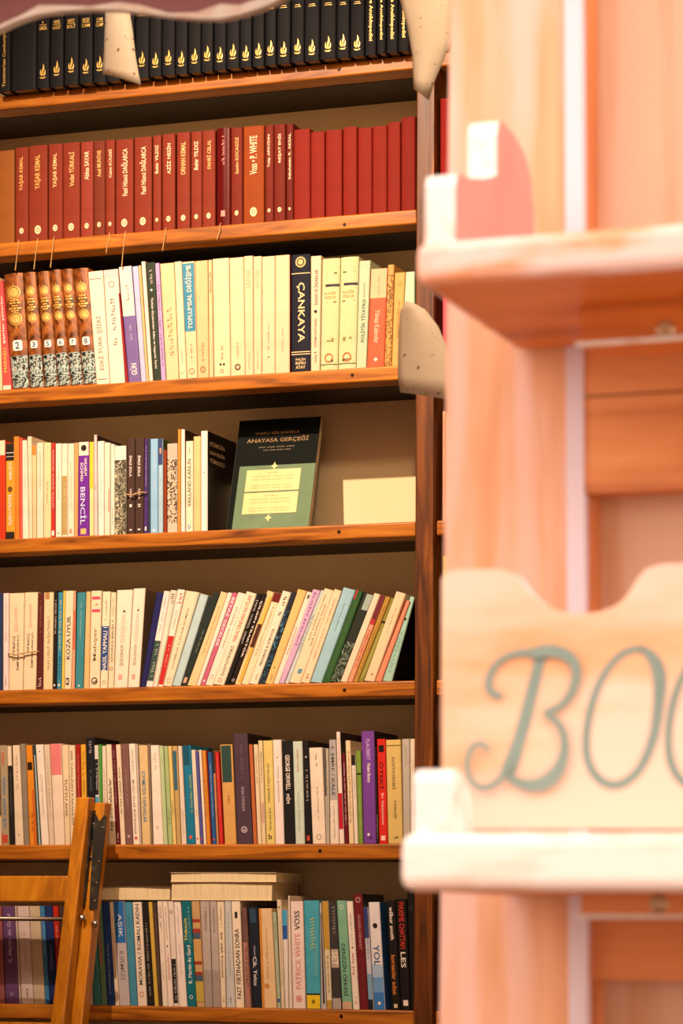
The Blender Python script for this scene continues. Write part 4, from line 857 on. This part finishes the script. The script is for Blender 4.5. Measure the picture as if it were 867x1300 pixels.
def bolt(qx, qy, r, hgt, parent, mat, name='bolt'):
    side = qx < 508-(qy-130)*.055
    if side and name == 'bolt' or (side and parent is not lad):
        P = hitX(qx/4.335, 1000+qy/4.335, LX1+.003)-LO; A, Bv, Nv = np.array((0, 1, 0)), np.array((0, 0, 1)), np.array((1., 0, 0)); par = hp
    else:
        P = hitL(qx/4.335, 1000+qy/4.335, RY-.0036 if name != 'bolt' else RY-.0002, KR)-LO; A, Bv, Nv = np.array((1, 0, 0)), np.array((0, 0, 1)), np.array((0, -1., 0)); par = hq
    if parent is lad: par = lad
    v = []; f = []; m = 10
    for ri, xi in ((1, 0), (.95, .35), (.7, .8), (.3, 1)):
        for k in range(m):
            a = 2*math.pi*k/m; v.append(tuple(P+A*r*ri*math.cos(a)+Bv*r*ri*math.sin(a)+Nv*hgt*xi))
    for q in range(3):
        for k in range(m): f.append((q*m+k, q*m+(k+1) % m, (q+1)*m+(k+1) % m, (q+1)*m+k))
    f.append(tuple(range(3*m, 4*m)))
    return mesh(name, v, f, mat, par, True)
steel = metal('bright_steel', 0xB8B4AC, .3)
for qx, qy in ((452, 718), (523, 750)): bolt(qx, qy, .0075, .007, lad, steel)
for qx, qy in ((514, 202), (563, 222), (500, 385), (542, 408), (485, 505), (528, 525), (474, 608), (520, 625)): bolt(qx, qy, .003, .0012, hp, metal('rivet_steel', 0x7A746A, .4), 'rivet')
pv = []; pf = []
for k, (qx, qy) in enumerate([(480, 285), (486, 305), (492, 285), (498, 318), (504, 296)]):   # scratched paint flecks
    P = hitX(qx/4.335, 1000+qy/4.335, LX1+.0036)-LO; i = len(pv); e_ = .0016; y, z = P[1], P[2]
    pv += [(P[0], y-e_, z-e_), (P[0], y+e_*.6, z-e_*1.4), (P[0], y+e_, z+e_), (P[0], y-e_*.5, z+e_*1.6)]; pf.append((i, i+1, i+2, i+3))
mesh('paint_fleck', pv, pf, paint(0xC8BCA8), hp)

# ------------------------------------------------------------------ hanging cream metal plates
def rust():
    if 'rusty_enamel' in M: return M['rusty_enamel']
    m, nt, p = nodes('rusty_enamel', .5, .4)
    n = noise(nt, 110, 4); r = ramp(nt, [(.0, lin(0xEEE8DC)), (.66, lin(0xE8E1D4)), (.70, lin(0x9A7C54)), (.78, lin(0x5A4024))])
    nt.links.new(n.outputs['Fac'], r.inputs[0]); nt.links.new(r.outputs[0], p.inputs['Base Color']); M['rusty_enamel'] = m; return m
def plate(rows, Y, label, wire):
    o0 = hit(*rows[-1][0], Y); r = empty('hanging_plate', o0); tag(r, label, 'metal plate', 'cream metal plates hanging in the opening')
    n = 8; v = []; f = []; m = len(rows)
    for s in (0, 1):
        for (a, c_) in rows:
            A, Cc = hit(*a, Y), hit(*c_, Y)
            for j in range(n+1):
                u = j/n; p = A*(1-u)+Cc*u; bend = .010*(1-(2*u-1)**2)
                v.append((p[0]-o0[0], -bend+s*.0016, p[2]-o0[2]))
    K = m*(n+1)
    for i in range(m-1):
        for j in range(n):
            a = i*(n+1)+j; f += [(a, a+n+1, a+n+2, a+1), (K+a, K+a+1, K+a+n+2, K+a+n+1)]
    for i in range(m-1):
        a = i*(n+1); c_ = a+n; f += [(a, K+a, K+a+n+1, a+n+1), (c_, c_+n+1, K+c_+n+1, K+c_)]
    for j in range(n):
        a = j; c_ = (m-1)*(n+1)+j; f += [(a, a+1, K+a+1, K+a), (c_, K+c_, K+c_+1, c_+1)]
    mesh('sheet', v, f, rust(), r, True)
    W = hit(*wire, Y)-o0
    tube('hanging_wire', [(W[0], -.006, W[2]-.004), (W[0], -.004, CEIL-o0[2]-.005)], .001, metal('wire', 0x5A5248, .5), r, 6)
PY = -1.2
plate([((138, -60), (155, -60)), ((134, 0), (162, 0)), ((133, 35), (168, 38)), ((132, 65), (172, 72)), ((130.5, 86), (176, 95)), ((130, 94), (179, 108))], PY, 'narrow cream rust-specked metal plate in front of the top shelf encyclopaedias', (146, -58))
plate([((490, -70), (590, -70)), ((508, 0), (576, 0)), ((517, 35), (573, 50)), ((523, 70), (562, 78)), ((524.5, 100), (551, 104)), ((525, 113), (544, 127))], PY, 'tapering cream metal plate hanging before the top of the dividing post', (540, -68))
plate([((514, 384), (526, 385)), ((508, 395), (540, 393)), ((506, 420), (556, 414)), ((505, 450), (570, 448)), ((505, 478), (582, 482)), ((508, 498), (592, 512))], PY-.05, 'grey-cream rounded metal plate in front of the post at the third shelf', (581, 492))

# ------------------------------------------------------------------ mauve scalloped valance
mauve = worn('mauve_paint', 0x8A5A60, 0x9A6A6E, 0x946468, .45, scale=12, rough=.6)
offw = worn('worn_white_edge', 0xE0BCA8, 0xEED8C8, 0xF4ECE4, .42, scale=26, rough=.7)
YV = -CAMD+2.45
edge = [(-60, 62), (-25, 50), (0, 38), (25, 27), (50, 19), (80, 15), (115, 13), (150, 14), (180, 17), (215, 22), (250, 25), (280, 25), (305, 20), (330, 12), (350, 4), (372, -10), (410, -40), (460, -70)]
edge = [(x, y-2) for x, y in edge]; pts = [hit(x, y, YV) for x, y in edge]
top = hit(460, -70, YV)[2]
top2 = max(top, CZ+1.06)
poly = [(p[0], p[2]) for p in pts]+[(pts[-1][0], top2), (pts[0][0], top2)]
o = prism('scalloped_valance', poly, YV, YV+.012, mauve, None, offw, org=(pts[0][0], YV, pts[0][2])); o.location = (pts[0][0], YV, pts[0][2])
tag(o, 'mauve painted board with wavy worn white lower edge across the top left', 'valance')

band = []
for k_, p in enumerate(pts):
    wdt = .0048+.0032*math.sin(k_*1.9)+(.006 if 255 < edge[k_][0] < 340 else 0)
    band.append((p[0]-pts[0][0], p[2]-pts[0][2], max(.002, wdt)))
vs = []; fs = []
for a_, z_, w_ in band: vs += [(a_, -.0015, z_-.0005), (a_, -.0015, z_+w_), (a_, .001, z_-.0005), (a_, .001, z_+w_)]
for k_ in range(len(band)-1):
    q = 4*k_; fs += [(q, q+4, q+5, q+1), (q+1, q+5, q+7, q+3), (q, q+2, q+6, q+4)]
mesh('worn_edge', vs, fs, offw, o)

# ------------------------------------------------------------------ blurred wooden door in the foreground
XE = hit(1010, 650, YD)[0]
pinkwood = worn('rubbed_pink_wood', 0xD4946A, 0xE2A882, 0xE2B2A2, .50, (5, 5, .6), 4, .55)
shadewood = wood('shade_orange_wood', 0xA85A2C, 0xC6743C, 0xD98C52, (5, 5, .5), .5, 5, .05)
railwood = wood('warm_orange_wood_rail', 0xBC6C38, 0xD8884E, 0xE6A068, (.5, 5, 5), .5, 5, .05)
panelwood = worn('recessed_panel_wood', 0xB07C54, 0xC08A62, 0xC89C84, .5, (6, 6, .4), 4, .6)
lilac = worn('lilac_white_paint', 0xD0A490, 0xD8B0A4, 0xD8C6D0, .38, (3, 3, .5), 14, .6)
door = empty('door_1', (hit(566, 1200, YD)[0], YD, 0)); struct(door, 'blurred reddish wooden door with recessed panels at right foreground')
DO = np.array(door.location)
ZT = CZ+1.05
def dquad(name, corners, y0, y1, mat, parent=None, rim=None):
    return prism(name, [(c[0], c[2]) for c in corners], y0, y1, mat, parent or door, rim, org=tuple(DO))
xa0, xa1 = hit(571, 0, YD)[0], hit(558, 1300, YD)[0]
za0, za1 = hit(571, 0, YD)[2], hit(558, 1300, YD)[2]
ext = lambda z: xa1+(xa0-xa1)*(z-za1)/(za0-za1)
S0 = hit(722, 650, YD)[0]; S1 = hit(744, 650, YD)[0]; S2 = hit(753, 650, YD)[0]
dquad('stile', [(ext(.02), 0, .02), (S0, 0, .02), (S0, 0, ZT), (ext(ZT), 0, ZT)], YD, YD+.04, pinkwood)
dquad('bead_moulding', [(S0, 0, .02), (S1, 0, .02), (S1, 0, ZT), (S0, 0, ZT)], YD-.006, YD+.035, lilac)
dquad('inner_edge_shade', [(S1, 0, .02), (S2, 0, .02), (S2, 0, ZT), (S1, 0, ZT)], YD+.006, YD+.035, shadewood)  # orange strip colours in the shadow line beside the moulding
zz = lambda py: hit(800, py, YD)[2]
for (y0, y1) in ((625, 503), (500, 440)):
    dquad('rail_board', [(S1-.004, 0, zz(y0)), (XE, 0, zz(y0)), (XE, 0, zz(y1)), (S1-.004, 0, zz(y1))], YD-.004, YD+.034, railwood)
for (zb_, zt_) in ((zz(440), ZT), (zz(1160), zz(625)), (.02, zz(1160)-.04)):
    dquad('recessed_panel', [(S2-.002, 0, zb_), (XE, 0, zb_), (XE, 0, zt_), (S2-.002, 0, zt_)], YD+.022, YD+.034, panelwood)
dquad('rail_board', [(S1-.004, 0, zz(1160)-.05), (XE, 0, zz(1160)-.05), (XE, 0, zz(1160)), (S1-.004, 0, zz(1160))], YD+.004, YD+.034, railwood)
XEo = XE
dquad('stile', [(XE, 0, .02), (XE+.14, 0, .02), (XE+.14, 0, ZT), (XE, 0, ZT)], YD, YD+.04, pinkwood)

# ------------------------------------------------------------------ the two racks on the door
ledgep = worn('ledge_worn_paint', 0xD8885C, 0xE29C74, 0xE2BEB6, .47, (1, 4, 4), 9, .55)
undern = wood('ledge_orange_wood', 0xB25A1C, 0xD47428, 0xE08A3C, (.6, 6, 6), .45, 5, .05)
pinkp = worn('dusty_pink_paint', 0xB88078, 0xC28C84, 0xBE8880, .5, (3, 3, 3), 8, .6)
whitew = worn('white_wear_and_highlight', 0xC8B4A4, 0xD8CCC2, 0xE2DED8, .40, (2, 2, 2), 18, .6)
def rack(name, label, yb, yt, xl, lobes, cleat_y, scr, ledgem, wht, boardless):
    zb_, zt_ = hit(xl+6, yb, YF)[2], hit(xl+6, yt, YF)[2]; x0 = hit(xl, (yb+yt)/2, YF)[0]
    r = empty(name, (x0, YF, zb_)); tag(r, label, 'rack', 'wooden racks on the foreground door')
    L = XE-x0+.10; h = zt_-zb_
    v, f = boxvf(0, L, 0, YD-YF, 0, h)
    o = mesh('ledge', v, f, None, r, mats=[undern, ledgem], midx=[0, 1, 1, 1, 1, 1])
    m = o.modifiers.new('bevel', 'BEVEL'); m.width = .009; m.segments = 3; m.material = 1
    # end panel, profile along depth
    e0, e1 = hit(lobes[0], yt, YF+.012)[0]-x0, hit(lobes[1], yt, YF+.012)[0]-x0
    hb = hit(lobes[0]+15, lobes[2], YF+.012)[2]-zt_
    h2 = hit(625, 155, YF+.126)[2]-zt_ if boardless else 0
    D = YD-YF-.004
    if boardless: prof = [(.010, 0), (.010, hb*.8), (.014, hb*.96), (.022, hb), (.050, hb*1.08), (.085, hb*1.25), (.1115, hb*1.42), (.112, h2*.88), (.116, h2*.97), (.126, h2), (.160, h2*.98), (.188, h2*.92), (.204, h2*.80), (.212, h2*.6), (.214, 0)]
    else: prof = [(.010, 0), (.010, hb*.8), (.014, hb*.96), (.022, hb), (.034, hb*.94), (.048, hb*.8), (.056, hb*.5), (.058, 0)]
    n = len(prof)
    vs = [(e0, y, h+z) for y, z in prof]+[(e1, y, h+z) for y, z in prof]
    fs = [tuple(range(n)), tuple(range(2*n-1, n-1, -1))]+[(i, i+n, (i+1) % n+n, (i+1) % n) for i in range(n)]
    mesh('end_panel', vs, fs, None, r, mats=[pinkp if boardless else wht, wht], midx=[0, 0]+[1]*n)
    # cleat below
    yc = YF+.105
    c0 = hit(738, cleat_y, yc); 
    cz = c0[2]-zb_; cx = c0[0]-x0
    v, f = boxvf(cx, L, .105, .15, cz, -.0002)
    cl = mesh('cleat', v, f, undern if yb < 600 else railwood, r)
    v, f = boxvf(cx-.004, L, .102, .105, cz, cz+.003); mesh('cleat_highlight', v, f, wht, r)  # white strip paints in the highlight along the cleat's bottom edge
    P = hit(scr[0], scr[1], yc); screw(cl, P[0]-x0, .1045, P[2]-zb_, .007, metal('old_screw', 0xB8A080, .45))
    return r, x0, zb_, zt_
rack('door_rack', 'upper wooden rack ledge on the door with pink scalloped end panel', 362, 306, 526, (541, 579, 219), 440, (845, 418), ledgep, whitew, True)
whiteledge = worn('ledge_white_paint', 0xDCAC90, 0xE4C2B0, 0xEAD8D0, .42, (1, 3, 3), 7, .55)
r2, rx0, rzb, rzt = rack('door_rack', 'lower wooden rack on the door whose board is lettered BOO', 1131, 1058, 506, (526, 574, 976), 1166, (836, 1147), whiteledge, whitew, False)
# front board with scalloped top
YB = YF+.086
bp = [(561, 1052), (560.5, 900), (561, 735), (566, 727), (580, 723), (630, 722), (650, 727), (662, 738), (674, 755), (690, 768), (710, 776), (735, 779), (760, 777), (782, 769), (797, 755), (808, 736), (820, 722), (840, 716), (900, 714), (935, 716), (952, 728), (962, 745), (975, 762), (995, 770), (1030, 772), (1030, 1052)]
pp = [hit(x, y, YB) for x, y in bp]
poly = [(p[0], max(p[2], rzt+.0005)) for p in pp]
boardm = worn('pale_sign_board', 0xD89A6C, 0xE2AE88, 0xE6C0AC, .47, (.7, 3, 3), 5, .6)
sb_ = prism('sign_board', poly, YB, YB+.018, boardm, r2, whitew, org=(rx0, YF, rzb))
# painted letters
GR = paint(0x7E9082, .7)
def zpt(p): return hit(500+p[0]/2.3624, 700+p[1]/2.3624, YB)
def smooth_path(pts, m=7):
    P = [np.array(p, float) for p in pts]; out = []
    for i in range(len(P)-1):
        p0, p1, p2, p3 = P[max(i-1, 0)], P[i], P[i+1], P[min(i+2, len(P)-1)]
        for k in range(m):
            s = k/m; out.append(.5*((2*p1)+(-p0+p2)*s+(2*p0-5*p1+4*p2-p3)*s*s+(-p0+3*p1-3*p2+p3)*s**3))
    out.append(P[-1]); return out
def stroke(pts, name='painted_letter'):          # (x, y, half width) in picture detail units
    q = smooth_path(pts); v = []; f = []
    for i, p in enumerate(q):
        tg = q[min(i+1, len(q)-1)][:2]-q[max(i-1, 0)][:2]; tg = tg/(np.linalg.norm(tg)+1e-9); nr = np.array((-tg[1], tg[0]))
        for s in (1, -1):
            w3 = zpt(p[:2]+nr*(p[2]*1.12+1.5)*s); v.append((w3[0]-rx0, YB-YF-.0006, w3[2]-rzb))
    for i in range(len(q)-1): f.append((2*i, 2*i+2, 2*i+3, 2*i+1))
    return v, f
def letter(strokes):
    V = []; Fc = []
    for s in strokes:
        v, f = stroke(s); k = len(V); V += [(a, y-.00003*len(Fc), c_) for a, y, c_ in v]; Fc += [tuple(j+k for j in q) for q in f]
    mesh('painted_letter', V, Fc, GR, sb_)
letter([[(445, 300, 12), (425, 380, 14), (400, 480, 15), (375, 570, 16), (352, 640, 18), (335, 672, 14)],
        [(460, 312, 13), (400, 304, 9), (345, 314, 7), (305, 345, 7), (286, 390, 8), (295, 425, 8), (325, 434, 9)],
        [(410, 308, 12), (470, 298, 15), (525, 315, 14), (550, 355, 12), (540, 415, 10), (505, 462, 8), (455, 485, 7)],
        [(455, 485, 7), (500, 520, 8), (517, 580, 10), (503, 645, 14), (465, 690, 18), (415, 703, 15), (365, 688, 10), (338, 660, 8)],
        [(345, 640, 9), (325, 685, 7), (280, 710, 7), (243, 695, 6), (226, 645, 6), (238, 595, 6), (268, 578, 6), (292, 598, 6)]])
letter([[(745, 290, 8), (690, 305, 8), (640, 355, 8), (598, 445, 9), (578, 550, 9), (585, 635, 10), (625, 690, 11), (680, 698, 11), (735, 655, 11), (775, 570, 12), (793, 470, 13), (797, 380, 17), (780, 325, 15), (745, 290, 8)]])
letter([[(985, 290, 8), (930, 305, 8), (880, 350, 8), (842, 440, 9), (824, 545, 9), (832, 635, 10), (870, 692, 11), (925, 698, 11), (978, 655, 11), (1015, 570, 12), (1033, 470, 13), (1037, 380, 17), (1020, 325, 15), (985, 290, 8)]])
